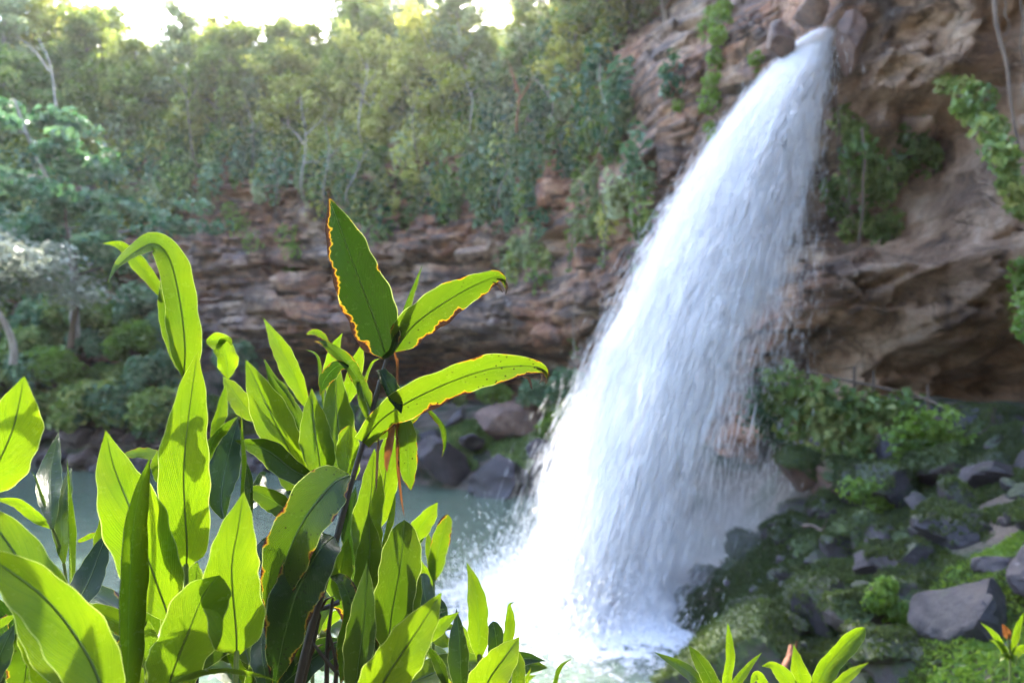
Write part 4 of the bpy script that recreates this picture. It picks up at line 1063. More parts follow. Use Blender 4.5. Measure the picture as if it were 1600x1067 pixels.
# fallen wood
def stick(a, b, r, lab, mat=M_BARKR, name='fallen_branch'):
    a, b = np.array(P(*a)), np.array(P(*b)); e = empty(name, tuple((a + b) / 2)); o0 = (a + b) / 2
    q = catmull(np.array([a, a * 0.66 + b * 0.34 + (0, 0, r), a * 0.33 + b * 0.67 - (0, 0, r * 0.6), b]) - o0, 12)
    V, Fc = tube_np(q, np.linspace(r, r * 0.55, 12), 7)
    link('wood', mesh_np('wood', V, Fc, True, mat), e)
    s0 = q[7]; V, Fc = tube_np(np.array([s0, s0 + (0.05, -0.04, 0.10), s0 + (0.06, -0.06, 0.2)]) , [r * 0.5, r * 0.4, r * 0.2], 5)
    link('twig', mesh_np('twig', V, Fc, True, mat), e)
    return tag(e, lab, 'branch')
stick((1222, 1062, 6.6), (1236, 1008, 6.9), 0.035, 'dark red stump of a branch standing on the mossy mound')
stick((1255, 822, 10.6), (1300, 830, 10.3), 0.035, 'short brown branch lying among the rocks right of the fall', M_BARK)
stick((1440, 860, 8.7), (1560, 945, 7.8), 0.05, 'mossy log sloping down beside the long slab', M_BARK)
# ------------------------------------------------------------------ the ginger plants in front
def mat_ginger():
    M = Mat('ginger_leaf')
    uv = M.n('UVMap').outputs[0]
    s = M.n('SeparateXYZ', {0: uv}).outputs
    u = s[0]; v = M.math('SUBTRACT', M.math('MULTIPLY', s[1], 2.0), 1.0); av = M.math('ABSOLUTE', v)
    o = M.n('TexCoord').outputs['Object']
    tone = M.math('ADD', M.attr('tone', 'OBJECT'), M.mapr(M.n('ObjectInfo').outputs['Random'], 0, 1, -0.06, 0.20), clamp=True); burn = M.attr('burn', 'OBJECT'); spots = M.attr('spots', 'OBJECT')
    n_big = M.noise(o, 9.0, 4, 0.6); n_f = M.noise(o, 60, 4, 0.6)
    # side veins leave the midrib at a sharp angle and run to the margin
    vein = M.math('SINE', M.math('MULTIPLY', M.math('SUBTRACT', M.math('MULTIPLY', u, 1.0), M.math('MULTIPLY', av, 0.42)), 210.0))
    vein2 = M.noise(M.n('CombineXYZ', {0: M.math('MULTIPLY', M.math('SUBTRACT', u, M.math('MULTIPLY', av, 0.42)), 60.0), 1: M.math('MULTIPLY', v, 1.5)}).outputs[0], 1.0, 4, 0.7)
    rib = M.mapr(av, 0.012, 0.05, 1.0, 0.0)
    # surface colours
    up = M.mix(tone, (0.078, 0.140, 0.009), (0.013, 0.034, 0.006))
    up = M.mix(M.mapr(n_big, 0.35, 0.7, 0, 0.45), up, M.mix(tone, (0.12, 0.17, 0.012), (0.018, 0.038, 0.006)))
    up = M.mix(M.math('MULTIPLY', M.mapr(vein2, 0.45, 0.7), 0.35), up, (0.03, 0.075, 0.01))
    tr = M.mix(tone, (0.165, 0.285, 0.003), (0.007, 0.027, 0.001))
    tr = M.mix(M.mapr(n_big, 0.35, 0.65, 0, 0.8), tr, M.mix(tone, (0.23, 0.315, 0.004), (0.015, 0.042, 0.002)))
    tr = M.mix(M.math('MULTIPLY', M.mapr(vein2, 0.42, 0.66), 0.6), tr, M.mix(tone, (0.075, 0.165, 0.002), (0.008, 0.026, 0.002)))
    tr = M.mix(M.math('MULTIPLY', M.mapr(vein, 0.2, 1.0), 0.28), tr, (0.12, 0.22, 0.008))
    tr = M.mix(M.math('MULTIPLY', rib, 0.72), tr, (0.06, 0.12, 0.010))
    up = M.mix(M.math('MULTIPLY', rib, 0.5), up, (0.17, 0.26, 0.05))
    thick = M.mapr(av, 0.0, 0.75, 0.42, 0.0)       # the blade is thicker towards the midrib and lets less light through
    tr = M.mix(thick, tr, M.mix(tone, (0.10, 0.20, 0.003), (0.012, 0.04, 0.003)))
    dark = M.math('MULTIPLY', M.attr('dark', 'OBJECT'), 0.75)
    up = M.mix(dark, up, (0.004, 0.010, 0.002)); tr = M.mix(dark, tr, (0.006, 0.018, 0.001))
    # scorched margin: yellow, then orange, then brown black, working in from edge and tip
    edge = M.math('ADD', M.math('POWER', av, 3.0), M.math('MULTIPLY', M.math('POWER', u, 7.0), 0.9))
    en = M.math('ADD', edge, M.math('MULTIPLY', M.math('SUBTRACT', M.noise(o, 17, 5, 0.7), 0.5), 1.7))
    gate = M.mapr(M.noise(M.n('CombineXYZ', {0: M.math('MULTIPLY', u, 6.0), 1: M.math('SIGN', v), 2: M.math('MULTIPLY', burn, 37.0)}).outputs[0], 1.0, 3, 0.6), 0.38, 0.60, -0.62, 0.22)
    side = M.math('MULTIPLY', M.math('MULTIPLY', M.attr('side', 'OBJECT'), v), 0.35)
    bl = M.math('ADD', M.math('ADD', M.math('ADD', M.math('MULTIPLY', burn, 0.62), gate), en), side)
    hasb = M.mapr(burn, 0.02, 0.1)
    yel = M.math('MULTIPLY', M.mapr(bl, 0.98, 1.14), hasb)
    org = M.math('MULTIPLY', M.mapr(bl, 1.10, 1.20), hasb)
    brn = M.math('MULTIPLY', M.mapr(bl, 1.20, 1.30), hasb)
    up = M.mix(yel, up, (0.24, 0.19, 0.02)); tr = M.mix(yel, tr, (0.33, 0.24, 0.01))
    up = M.mix(org, up, (0.20, 0.075, 0.015)); tr = M.mix(org, tr, (0.20, 0.062, 0.006))
    up = M.mix(brn, up, (0.035, 0.018, 0.010)); tr = M.mix(brn, tr, (0.02, 0.010, 0.006))
    # small dark specks and blotches
    sp = M.n('TexVoronoi', {'Vector': o, 'Scale': 95.0, 'Randomness': 1.0}).outputs[0]
    sm = M.math('MULTIPLY', M.mapr(sp, 0.15, 0.24, 1.0, 0.0), M.mapr(M.noise(o, 14, 3, 0.6), 0.47, 0.56))
    sm = M.math('MULTIPLY', sm, spots)
    up = M.mix(sm, up, (0.012, 0.010, 0.008)); tr = M.mix(sm, tr, (0.01, 0.008, 0.004))
    # narrow pale margin
    mg = M.math('MULTIPLY', M.mapr(av, 0.955, 0.995), M.math('SUBTRACT', 1.0, org))
    up = M.mix(M.math('MULTIPLY', mg, 0.7), up, (0.42, 0.46, 0.20)); tr = M.mix(M.math('MULTIPLY', mg, 0.6), tr, (0.50, 0.58, 0.16))
    h = M.math('ADD', M.math('MULTIPLY', vein, 0.18), M.math('ADD', M.math('MULTIPLY', vein2, 0.9), M.math('MULTIPLY', rib, -1.6)))
    b = M.n('Bump', {'Strength': 0.45, 'Distance': 0.0022, 'Height': h})
    pr = M.n('BsdfPrincipled', {'Base Color': up, 'Roughness': M.mapr(n_f, 0.3, 0.7, 0.18, 0.30), 'Normal': b.outputs[0], 'IOR': 1.45, 'Specular IOR Level': 0.42})
    tl = M.n('BsdfTranslucent', {'Color': tr, 'Normal': b.outputs[0]})
    return M.done(M.n('MixShader', {0: 0.52, 1: pr, 2: tl}))
M_GINGER = mat_ginger()
def mat_plain(name, c0, c1, trans=0.0, rough=0.5, scale=30):
    M = Mat(name)
    o = M.n('TexCoord').outputs['Object']
    n1 = M.noise(M.scaled(o, (1, 1, 0.35)), scale, 4, 0.65)
    col = M.ramp(n1, [(0.3, c0), (0.7, c1)])
    pr = M.n('BsdfPrincipled', {'Base Color': col, 'Roughness': rough})
    if trans:
        return M.done(M.n('MixShader', {0: trans, 1: pr, 2: M.n('BsdfTranslucent', {'Color': col})}))
    return M.done(pr)
M_STEM = mat_plain('ginger_stem', (0.05, 0.085, 0.018), (0.12, 0.17, 0.035), 0.0, 0.42)
M_STEMD = mat_plain('old_stem', (0.006, 0.005, 0.004), (0.032, 0.024, 0.014), 0.0, 0.55)
M_DEAD = mat_plain('dead_leaf', (0.05, 0.016, 0.006), (0.22, 0.085, 0.02), 0.35, 0.6, 40)
M_DEADD = mat_plain('withered_leaf', (0.02, 0.012, 0.008), (0.10, 0.06, 0.03), 0.2, 0.7, 40)

M_RIB = mat_plain('leaf_midrib', (0.045, 0.085, 0.012), (0.085, 0.14, 0.022), 0.4, 0.4)
PU = np.array([0, .03, .08, .16, .28, .42, .56, .70, .82, .91, .965, 1.0])
PW = {'g': np.array([.05, .14, .42, .72, .94, 1.0, .96, .80, .54, .27, .09, .0]),
      'n': np.array([.10, .22, .42, .64, .86, 1.0, .95, .76, .48, .22, .07, .0]),
      'r': np.array([.06, .16, .45, .74, .92, 1.0, 1.0, .97, .88, .70, .44, .0]),
      'b': np.array([.05, .30, .72, .92, 1.0, .98, .90, .74, .52, .28, .10, .0]),
      's': np.array([.5, .55, .65, .78, .9, 1.0, .97, .86, .66, .40, .18, .0])}
LEAVES = []
def leaf(plant, pts, w, roll=0, fold=14, tone=0.3, burn=0.0, spots=0.15, wave=0.12, curl=0.0, prof='g', mat=None, seed=None, nu=34, nv=11, name='leaf', tear=0.0, side=0.0):
    seed = len(LEAVES) * 7 + 3 if seed is None else seed
    r = np.random.default_rng(seed)
    W3 = np.array([tuple(P(*q)) for q in pts])
    C = catmull(W3, nu)
    T = norm(np.gradient(C, axis=0))
    view = norm(np.array([0, 0, CAM_Z]) - C)
    N = norm(view - (view * T).sum(1, keepdims=True) * T)
    u = np.linspace(0, 1, nu)
    ra = np.radians(np.interp(u, np.linspace(0, 1, len(roll)), roll) if np.ndim(roll) else np.full(nu, float(roll)))
    B0 = np.cross(T, N)
    Nr = N * np.cos(ra)[:, None] + B0 * np.sin(ra)[:, None]
    B = np.cross(T, Nr)
    dm = np.mean([q[2] for q in pts])
    hw0 = 0.47 * w / F * dm
    vv = np.linspace(-1, 1, nv)
    pw = np.interp(u, PU, PW[prof])
    pw = np.convolve(np.pad(pw, 2, mode='edge'), [.1, .2, .4, .2, .1], 'valid'); pw[-1] = 0.004; pw[0] = max(pw[0], 0.03)
    V = np.zeros((nu, nv, 3))
    ph = r.random(4) * 6.28
    for j, v in enumerate(vv):
        sd = 0 if v < 0 else 1
        hw = hw0 * pw * (1 + 0.05 * np.sin(u * 17 + ph[sd]) + 0.035 * np.sin(u * 41 + ph[2 + sd]) * abs(v))
        if tear and abs(v) > 0.8:
            hw = hw * (1 - tear * np.clip(fbm(u * 9 + seed, sd * 5.0, 0, 3, seed), 0, 1))
        cu = curl
        if cu:
            a = cu * v
            lat = np.sin(a) / cu; up_ = (1 - np.cos(a)) / cu
        else:
            lat = v * math.cos(math.radians(fold)); up_ = abs(v) * math.sin(math.radians(fold))
        wv = wave * np.sin(u * (11 + 3 * sd) + ph[sd]) * abs(v) ** 2.2 * np.clip(np.minimum(u, 1 - u) * 5, 0, 1)
        V[:, j] = C + B * (lat * hw)[:, None] + Nr * (up_ * hw + wv * hw)[:, None]
    root = plant
    uv = np.stack(np.meshgrid(u, (vv + 1) / 2, indexing='ij'), -1).reshape(-1, 2)
    o0 = np.array(root.location)
    me = mesh_np('leaf', V.reshape(-1, 3) - o0, grid_faces(nu, nv), True, mat or M_GINGER, uv=uv)
    o = link(name, me, root)
    o['tone'] = float(tone); o['burn'] = float(burn); o['spots'] = float(spots); o['side'] = float(side)
    if w >= 44 and mat is None and not curl:
        q = C - o0
        Vr, Fr_ = tube_np(q[:-2], np.linspace(0.0017, 0.0004, nu - 2), 5)
        link('midrib', mesh_np('midrib', Vr, Fr_, True, M_RIB), o)
    LEAVES.append(o)
    return o

def shoot(label, pts, r0, r1, mat=None, name='ginger_plant', group=None):
    """one shoot: an Empty where the stem meets the ground and the stem itself"""
    top = [tuple(P(*q)) for q in pts]
    b = top[0]
    gz = grd(b[0], b[1])
    foot = (b[0] * 0.98, b[1], gz - 0.03)
    e = empty(name, foot)
    full = np.array([foot] + ([((b[0] * 0.99), b[1], (gz + b[2]) / 2)] if b[2] - gz > 0.25 else []) + top)
    q = catmull(full, 30)
    nsw = 1 + 0.16 * np.exp(-((np.linspace(0, 6, 30) % 1 - 0.5) / 0.12) ** 2)
    V, Fc = tube_np(q - np.array(foot), np.linspace(r0, r1, 30) * nsw, 9)
    link('stem', mesh_np('stem', V, Fc, True, mat or M_STEM), e)
    return tag(e, label, 'plant', group)

# --- the tall scorched shoot in the middle
A = shoot('tall scorched ginger shoot with a dark stem leaning right in the middle of the clump', [(462, 1095, 1.40), (520, 865, 1.42), (546, 765, 1.44), (578, 655, 1.45), (597, 585, 1.46), (606, 556, 1.46)], 0.0125, 0.0042, M_STEMD)
leaf(A, [(604, 560, 1.46), (585, 500, 1.45), (549, 405, 1.43), (513, 306, 1.40)], 88, roll=(-14, -6, 4), fold=10, tone=1.0, burn=0.55, spots=0.7, wave=0.10, prof='b', nu=46, side=-1.0)['dark'] = 0.8
leaf(A, [(606, 560, 1.46), (622, 520, 1.46), (640, 462, 1.47), (660, 414, 1.48)], 22, roll=50, tone=0.5, curl=1.0, prof='n')
leaf(A, [(616, 548, 1.46), (650, 505, 1.45), (712, 462, 1.43), (765, 436, 1.42), (784, 434, 1.42), (790, 452, 1.42)], 62, roll=(5, 10, 20), fold=12, tone=0.62, burn=0.45, side=0.6, spots=0.7, wave=0.13, prof='b', nu=44)
leaf(A, [(566, 690, 1.44), (605, 648, 1.42), (680, 607, 1.40), (760, 578, 1.38), (825, 572, 1.37), (850, 578, 1.37), (856, 594, 1.37)], 60, roll=(10, 18, 8), fold=10, tone=0.50, burn=0.45, side=0.7, spots=0.8, wave=0.10, prof='s', nu=50)
leaf(A, [(570, 690, 1.45), (600, 672, 1.46), (635, 655, 1.47), (668, 632, 1.48)], 34, roll=20, fold=12, tone=0.6, burn=0.25, spots=0.5, prof='n')
leaf(A, [(594, 578, 1.44), (604, 598, 1.42), (617, 625, 1.41), (627, 646, 1.41)], 34, roll=-25, fold=4, curl=1.1, tone=1.0, burn=0.0, spots=0.9, prof='s')['dark'] = 0.8
leaf(A, [(655, 632, 1.47), (676, 645, 1.46), (693, 668, 1.45), (696, 695, 1.45), (690, 716, 1.45)], 15, roll=40, curl=1.2, tone=0.7, burn=0.66, prof='n')
leaf(A, [(632, 650, 1.45), (637, 690, 1.44), (638, 735, 1.44), (642, 766, 1.44)], 34, roll=10, fold=6, tone=0.42, burn=0.36, spots=1.0, prof='s', wave=0.05)
leaf(A, [(617, 640, 1.45), (613, 680, 1.44), (606, 720, 1.44), (605, 738, 1.44)], 20, roll=30, curl=1.2, mat=M_DEAD, prof='s', name='dead_leaf', tear=0.4)
leaf(A, [(622, 560, 1.46), (622, 640, 1.45), (623, 720, 1.44), (628, 780, 1.44), (632, 808, 1.44)], 11, roll=30, curl=1.5, mat=M_DEAD, prof='s', name='dead_leaf', tear=0.3)
leaf(A, [(592, 672, 1.45), (591, 710, 1.45), (589, 745, 1.45), (588, 770, 1.45)], 7, roll=30, curl=1.4, mat=M_DEADD, prof='s', name='dead_leaf')
leaf(A, [(616, 545, 1.46), (622, 570, 1.46), (624, 620, 1.46), (628, 645, 1.46)], 9, roll=60, curl=1.4, mat=M_DEAD, prof='s', name='dead_leaf')
leaf(A, [(546, 742, 1.43), (518, 758, 1.40), (474, 815, 1.36), (440, 895, 1.34), (424, 985, 1.33)], 88, roll=(22, 12, 6), fold=13, tone=0.78, burn=0.46, spots=0.8, wave=0.10, prof='b', nu=46)
leaf(A, [(520, 838, 1.41), (500, 858, 1.37), (468, 915, 1.34), (445, 990, 1.32), (428, 1075, 1.31)], 84, roll=(18, 10, 0), fold=12, tone=0.95, burn=0.36, spots=0.8, wave=0.10, prof='b', nu=46)
leaf(A, [(516, 900, 1.42), (534, 908, 1.40), (548, 950, 1.38), (538, 1010, 1.37), (532, 1075, 1.37)], 38, roll=-25, fold=20, tone=0.8, burn=0.5, spots=0.8, tear=0.25)
leaf(A, [(598, 560, 1.46), (612, 548, 1.45), (622, 520, 1.45), (630, 500, 1.45)], 14, roll=0, curl=1.2, tone=0.9, burn=0.3, prof='s')
# shrivelled hooks at the ends of the scorched leaves
for q_, w_ in (([(776, 435, 1.42), (788, 438, 1.42), (793, 448, 1.42), (790, 462, 1.42)], 9), ([(770, 440, 1.42), (780, 446, 1.42), (786, 458, 1.42)], 6), ([(838, 574, 1.37), (852, 580, 1.37), (856, 590, 1.37), (852, 602, 1.37)], 9), ([(818, 588, 1.37), (828, 592, 1.37), (832, 610, 1.37)], 8), ([(846, 582, 1.37), (848, 592, 1.37), (842, 600, 1.37)], 5), ([(514, 312, 1.40), (512, 305, 1.40), (513, 299, 1.40)], 6)):
    leaf(A, q_, w_, roll=40, curl=1.3, mat=M_DEADD, prof='s', name='dead_tip', nu=14, nv=5, tear=0.4)
# scorched half-dry leaf to the left of it
leaf(A, [(580, 640, 1.45), (563, 600, 1.44), (540, 565, 1.42), (512, 540, 1.41), (490, 533, 1.41)], 27, roll=(60, 30, 20, 10), fold=16, tone=0.75, burn=0.60, spots=0.3, prof='s', tear=0.3, wave=0.25)
leaf(A, [(545, 572, 1.42), (527, 572, 1.41), (508, 592, 1.40), (500, 618, 1.40)], 30, roll=-30, fold=10, tone=0.9, burn=0.45, prof='n')
leaf(A, [(512, 535, 1.42), (503, 524, 1.42), (490, 519, 1.41), (478, 523, 1.41)], 12, roll=10, fold=10, tone=0.5, burn=0.58, prof='s')
leaf(A, [(560, 596, 1.43), (568, 630, 1.42), (578, 660, 1.42)], 16, roll=30, curl=1.0, tone=0.5, prof='s')

# --- the bunch of bright leaves left of the tall shoot
Bp = shoot('bunch of upright yellow green ginger leaves left of the tall scorched shoot', [(470, 1090, 1.75), (485, 900, 1.74), (498, 770, 1.72), (500, 700, 1.70)], 0.010, 0.005)
leaf(Bp, [(482, 640, 1.74), (458, 585, 1.74), (436, 540, 1.75), (411, 496, 1.76)], 34, roll=-12, fold=14, tone=0.10, prof='n')
leaf(Bp, [(480, 760, 1.66), (455, 710, 1.65), (420, 640, 1.65), (384, 562, 1.66)], 66, roll=-10, fold=16, tone=0.34, spots=0.1)
leaf(Bp, [(490, 720, 1.72), (462, 655, 1.72), (432, 610, 1.73), (412, 560, 1.74)], 34, roll=35, fold=22, tone=0.6)
leaf(Bp, [(502, 770, 1.64), (499, 720, 1.64), (490, 660, 1.64), (487, 606, 1.65)], 56, roll=4, fold=14, tone=0.40, prof='n')
leaf(Bp, [(532, 780, 1.68), (532, 700, 1.68), (525, 630, 1.69), (527, 560, 1.70)], 56, roll=14, fold=14, tone=0.42, prof='n')
leaf(Bp, [(524, 640, 1.76), (518, 590, 1.76), (522, 548, 1.76), (535, 520, 1.77)], 28, roll=10, fold=16, tone=0.08)
leaf(Bp, [(535, 640, 1.77), (548, 600, 1.77), (558, 565, 1.78), (568, 533, 1.78)], 28, roll=16, fold=16, tone=0.12)
leaf(Bp, [(505, 640, 1.74), (500, 590, 1.74), (494, 556, 1.74), (476, 546, 1.74)], 12, roll=50, curl=1.0, tone=0.5)
leaf(Bp, [(560, 620, 1.76), (572, 585, 1.77), (582, 565, 1.78), (595, 560, 1.78)], 11, roll=55, curl=0.8, tone=0.5)
leaf(Bp, [(462, 640, 1.72), (445, 612, 1.72), (432, 595, 1.72), (424, 584, 1.72)], 18, roll=60, curl=0.9, tone=0.55)
leaf(Bp, [(545, 760, 1.58), (545, 735, 1.58), (543, 700, 1.58), (546, 664, 1.58)], 38, roll=4, fold=8, tone=0.16, prof='r', burn=0.08)
leaf(Bp, [(500, 752, 1.60), (460, 735, 1.60), (415, 702, 1.61), (366, 688, 1.62)], 50, roll=-24, fold=16, tone=0.78, prof='n')
leaf(Bp, [(500, 790, 1.66), (470, 760, 1.66), (445, 735, 1.67), (430, 720, 1.68)], 44, roll=-15, fold=14, tone=0.55)
leaf(Bp, [(460, 812, 1.58), (445, 795, 1.58), (420, 778, 1.58), (384, 760, 1.59)], 40, roll=-20, fold=14, tone=0.62, burn=0.0)
leaf(Bp, [(470, 770, 1.64), (440, 772, 1.64), (410, 776, 1.65), (386, 792, 1.66)], 24, roll=60, fold=10, tone=0.95)
leaf(Bp, [(400, 660, 1.70), (385, 640, 1.70), (365, 612, 1.71), (348, 588, 1.72)], 34, roll=-10, fold=12, tone=0.16)
leaf(Bp, [(392, 795, 1.66), (402, 770, 1.72), (410, 745, 1.78), (416, 738, 1.82)], 26, roll=30, fold=8, tone=0.9)

# --- twisted tall leaf
Tw = shoot('ginger shoot whose tallest leaf is twisted and folded over at the top left', [(280, 1090, 1.62), (292, 850, 1.60), (300, 680, 1.58), (288, 588, 1.56)], 0.009, 0.0035)
leaf(Tw, [(287, 590, 1.56), (289, 540, 1.55), (281, 470, 1.54), (265, 405, 1.53), (242, 381, 1.52), (214, 392, 1.50), (185, 415, 1.49), (168, 442, 1.48)], 56, roll=(14, 8, 10, 40, 60), fold=16, tone=0.36, spots=0.25, prof='b', nu=54, wave=0.14)
leaf(Tw, [(288, 588, 1.56), (270, 540, 1.55), (257, 470, 1.54), (254, 420, 1.53)], 30, roll=-50, fold=18, tone=0.66, prof='n')
leaf(Tw, [(256, 468, 1.55), (240, 440, 1.55), (215, 410, 1.55), (190, 384, 1.55), (160, 380, 1.55)], 27, roll=-18, fold=14, tone=0.3, prof='n')
leaf(Tw, [(356, 592, 1.62), (354, 565, 1.62), (345, 538, 1.61), (322, 532, 1.60)], 36, roll=16, fold=14, tone=0.12, prof='r', wave=0.3)
leaf(Tw, [(340, 540, 1.61), (350, 530, 1.60), (358, 530, 1.60), (362, 540, 1.60)], 16, roll=50, fold=10, tone=0.4, prof='s')
leaf(Tw, [(330, 700, 1.62), (338, 665, 1.62), (346, 635, 1.63), (353, 598, 1.64)], 24, roll=30, fold=20, tone=0.35, prof='n')
leaf(Tw, [(322, 730, 1.60), (332, 690, 1.60), (350, 668, 1.60), (372, 650, 1.60)], 26, roll=45, fold=14, tone=0.6, prof='n')

# --- the brightest leaf and its neighbours
Br = shoot('ginger shoot with the brightest broad yellow green leaf standing left of centre', [(300, 1090, 1.45), (292, 960, 1.44), (291, 880, 1.43)], 0.008, 0.0045)
leaf(Br, [(291, 885, 1.43), (292, 850, 1.42), (287, 740, 1.40), (296, 640, 1.41), (309, 548, 1.42)], 80, roll=-3, fold=8, tone=0.0, spots=0.05, wave=0.08, prof='b', nu=44)
leaf(Br, [(350, 810, 1.52), (346, 775, 1.55), (355, 720, 1.60), (372, 655, 1.66)], 56, roll=-18, fold=20, tone=0.98, spots=0.0, prof='n')
leaf(Br, [(378, 820, 1.50), (376, 770, 1.50), (377, 720, 1.50), (376, 636, 1.50)], 20, roll=66, fold=26, tone=0.3, prof='n')
leaf(Br, [(392, 815, 1.51), (390, 770, 1.52), (386, 735, 1.53), (376, 700, 1.54)], 22, roll=-40, fold=16, tone=0.7, prof='n')
leaf(Br, [(256, 760, 1.56), (250, 735, 1.56), (250, 715, 1.56), (256, 696, 1.56)], 28, roll=10, fold=12, tone=0.5, spots=0.6)
leaf(Br, [(262, 718, 1.58), (240, 710, 1.58), (215, 708, 1.58), (188, 712, 1.58)], 20, roll=20, fold=8, tone=0.3, burn=0.52, prof='s')
Fr = shoot('ginger shoot with two broad leaves low in front, one bright with folded edge', [(368, 1110, 1.22), (369, 1040, 1.22), (370, 1015, 1.22)], 0.007, 0.0045)
leaf(Fr, [(370, 1022, 1.22), (369, 985, 1.21), (362, 890, 1.20), (372, 825, 1.20), (381, 768, 1.21)], 92, roll=2, fold=9, tone=0.05, spots=0.12, wave=0.10, prof='b', nu=44)
leaf(Fr, [(255, 1100, 1.24), (270, 1050, 1.22), (295, 985, 1.19), (318, 930, 1.17), (343, 898, 1.15)], 98, roll=(10, 12, 30), fold=12, tone=0.45, spots=0.2, prof='r', nu=44)
leaf(Fr, [(232, 1085, 1.16), (290, 1055, 1.14), (340, 1044, 1.13), (400, 1052, 1.12), (440, 1066, 1.11)], 22, roll=60, fold=22, tone=0.3, prof='n')
leaf(Fr, [(420, 1090, 1.30), (412, 1040, 1.32), (408, 1005, 1.36), (415, 975, 1.40)], 40, roll=-24, fold=18, tone=0.95, prof='n', spots=0)
leaf(Fr, [(400, 900, 1.44), (404, 870, 1.47), (414, 845, 1.50), (424, 838, 1.52)], 24, roll=-30, fold=10, tone=0.9, prof='n')

# --- the left group
Lf = shoot('ginger shoot with a broad pointed leaf and a rolled leaf left of the brightest leaf', [(200, 1110, 1.30), (200, 1020, 1.30), (202, 940, 1.29)], 0.009, 0.005)
leaf(Lf, [(268, 975, 1.40), (248, 920, 1.39), (205, 800, 1.36), (178, 730, 1.36), (165, 672, 1.36)], 98, roll=(-4, -4, 2), fold=9, tone=0.10, spots=0.12, wave=0.12, prof='g', nu=46)
leaf(Lf, [(199, 1090, 1.28), (201, 960, 1.27), (206, 850, 1.26), (216, 780, 1.26), (234, 715, 1.27)], 68, roll=(24, 18, 10), curl=1.6, tone=0.38, spots=0.0, prof='s', wave=0.0, nu=44)
leaf(Lf, [(100, 980, 1.42), (118, 945, 1.46), (142, 900, 1.52), (168, 828, 1.60)], 52, roll=(-28, -20), fold=12, tone=0.92, spots=0.0, prof='n')
Ll = shoot('ginger shoot at the left edge with two wide arching leaves in front', [(125, 1130, 1.06), (120, 1090, 1.06)], 0.009, 0.006)
leaf(Ll, [(170, 1110, 1.00), (140, 1030, 1.00), (85, 950, 0.99), (20, 895, 0.98), (-60, 850, 0.97)], 96, roll=(0, -12, -24), fold=14, tone=0.05, spots=0.06, prof='b', nu=46)
leaf(Ll, [(112, 1080, 1.10), (95, 1010, 1.10), (55, 920, 1.10), (10, 845, 1.11), (-50, 770, 1.12)], 92, roll=(4, -6), fold=12, tone=0.10, spots=0.10, prof='b', nu=44)
leaf(Ll, [(90, 1085, 1.14), (75, 1020, 1.13), (50, 960, 1.12), (20, 905, 1.12)], 70, roll=10, fold=10, tone=0.06, prof='b')
leaf(Ll, [(-40, 775, 1.16), (-10, 735, 1.16), (20, 670, 1.17), (38, 588, 1.18)], 92, roll=-6, fold=8, tone=0.0, spots=0.05, prof='g')
leaf(Ll, [(-30, 1090, 1.18), (-10, 1045, 1.18), (8, 1005, 1.20), (22, 975, 1.22)], 46, roll=-25, fold=14, tone=0.9)
leaf(Ll, [(30, 975, 1.24), (42, 985, 1.23), (42, 1030, 1.22), (36, 1080, 1.22)], 56, roll=6, fold=8, tone=0.65, burn=0.22, spots=0.6, prof='r')
leaf(Ll, [(-20, 985, 1.22), (0, 975, 1.22), (15, 965, 1.22), (32, 962, 1.22)], 14, roll=20, fold=10, tone=0.5, prof='n')
Si = shoot('slim ginger shoot at the far left whose upright leaves shine silvery', [(112, 1080, 1.66), (108, 960, 1.64), (98, 870, 1.62), (82, 825, 1.60)], 0.006, 0.003)
leaf(Si, [(82, 826, 1.58), (79, 790, 1.62), (78, 740, 1.70), (92, 674, 1.80)], 38, roll=(-18, -10), fold=12, tone=0.75, spots=0, prof='n', wave=0.2)
leaf(Si, [(100, 880, 1.60), (96, 830, 1.63), (98, 780, 1.68), (112, 730, 1.76)], 32, roll=(-20, -14), fold=10, tone=0.65, spots=0, prof='n', wave=0.2)
leaf(Si, [(106, 1000, 1.56), (108, 900, 1.56), (106, 810, 1.57), (105, 716, 1.58)], 30, roll=70, fold=30, tone=0.45, prof='n', spots=0)
leaf(Si, [(82, 826, 1.60), (55, 806, 1.58), (28, 786, 1.56), (-12, 778, 1.55)], 22, roll=-30, fold=14, tone=0.2, prof='n')
leaf(Si, [(80, 820, 1.60), (66, 780, 1.62), (56, 750, 1.63), (48, 733, 1.64)], 6, roll=30, curl=1.0, tone=0.4, prof='n')
leaf(Si, [(150, 880, 1.72), (155, 850, 1.72), (160, 820, 1.73), (158, 795, 1.73)], 22, roll=20, fold=14, tone=0.3, prof='n')
leaf(Si, [(122, 846, 1.74), (140, 838, 1.74), (160, 832, 1.74), (170, 828, 1.74)], 10, roll=20, fold=8, tone=0.3, burn=0.56, prof='s')

# --- right of the tall shoot
Ra = shoot('ginger shoot with tall upright leaves just right of the scorched stem', [(575, 1090, 1.55), (578, 960, 1.54), (580, 880, 1.53)], 0.008, 0.0045)
leaf(Ra, [(578, 890, 1.54), (572, 830, 1.54), (580, 770, 1.55), (585, 700, 1.56)], 52, roll=6, fold=14, tone=0.14, prof='b')
leaf(Ra, [(560, 950, 1.50), (574, 900, 1.49), (578, 860, 1.49), (576, 798, 1.50)], 48, roll=-4, fold=12, tone=0.36, prof='n')
leaf(Ra, [(590, 830, 1.62), (600, 760, 1.62), (606, 710, 1.63), (612, 662, 1.64)], 44, roll=10, fold=14, tone=0.22, prof='g')
leaf(Ra, [(596, 860, 1.56), (604, 830, 1.56), (612, 800, 1.57), (618, 768, 1.58)], 15, roll=40, fold=24, tone=0.2, prof='n')
leaf(Ra, [(528, 940, 1.52), (532, 905, 1.52), (538, 870, 1.52), (544, 838, 1.53)], 36, roll=8, fold=10, tone=0.18, prof='n')
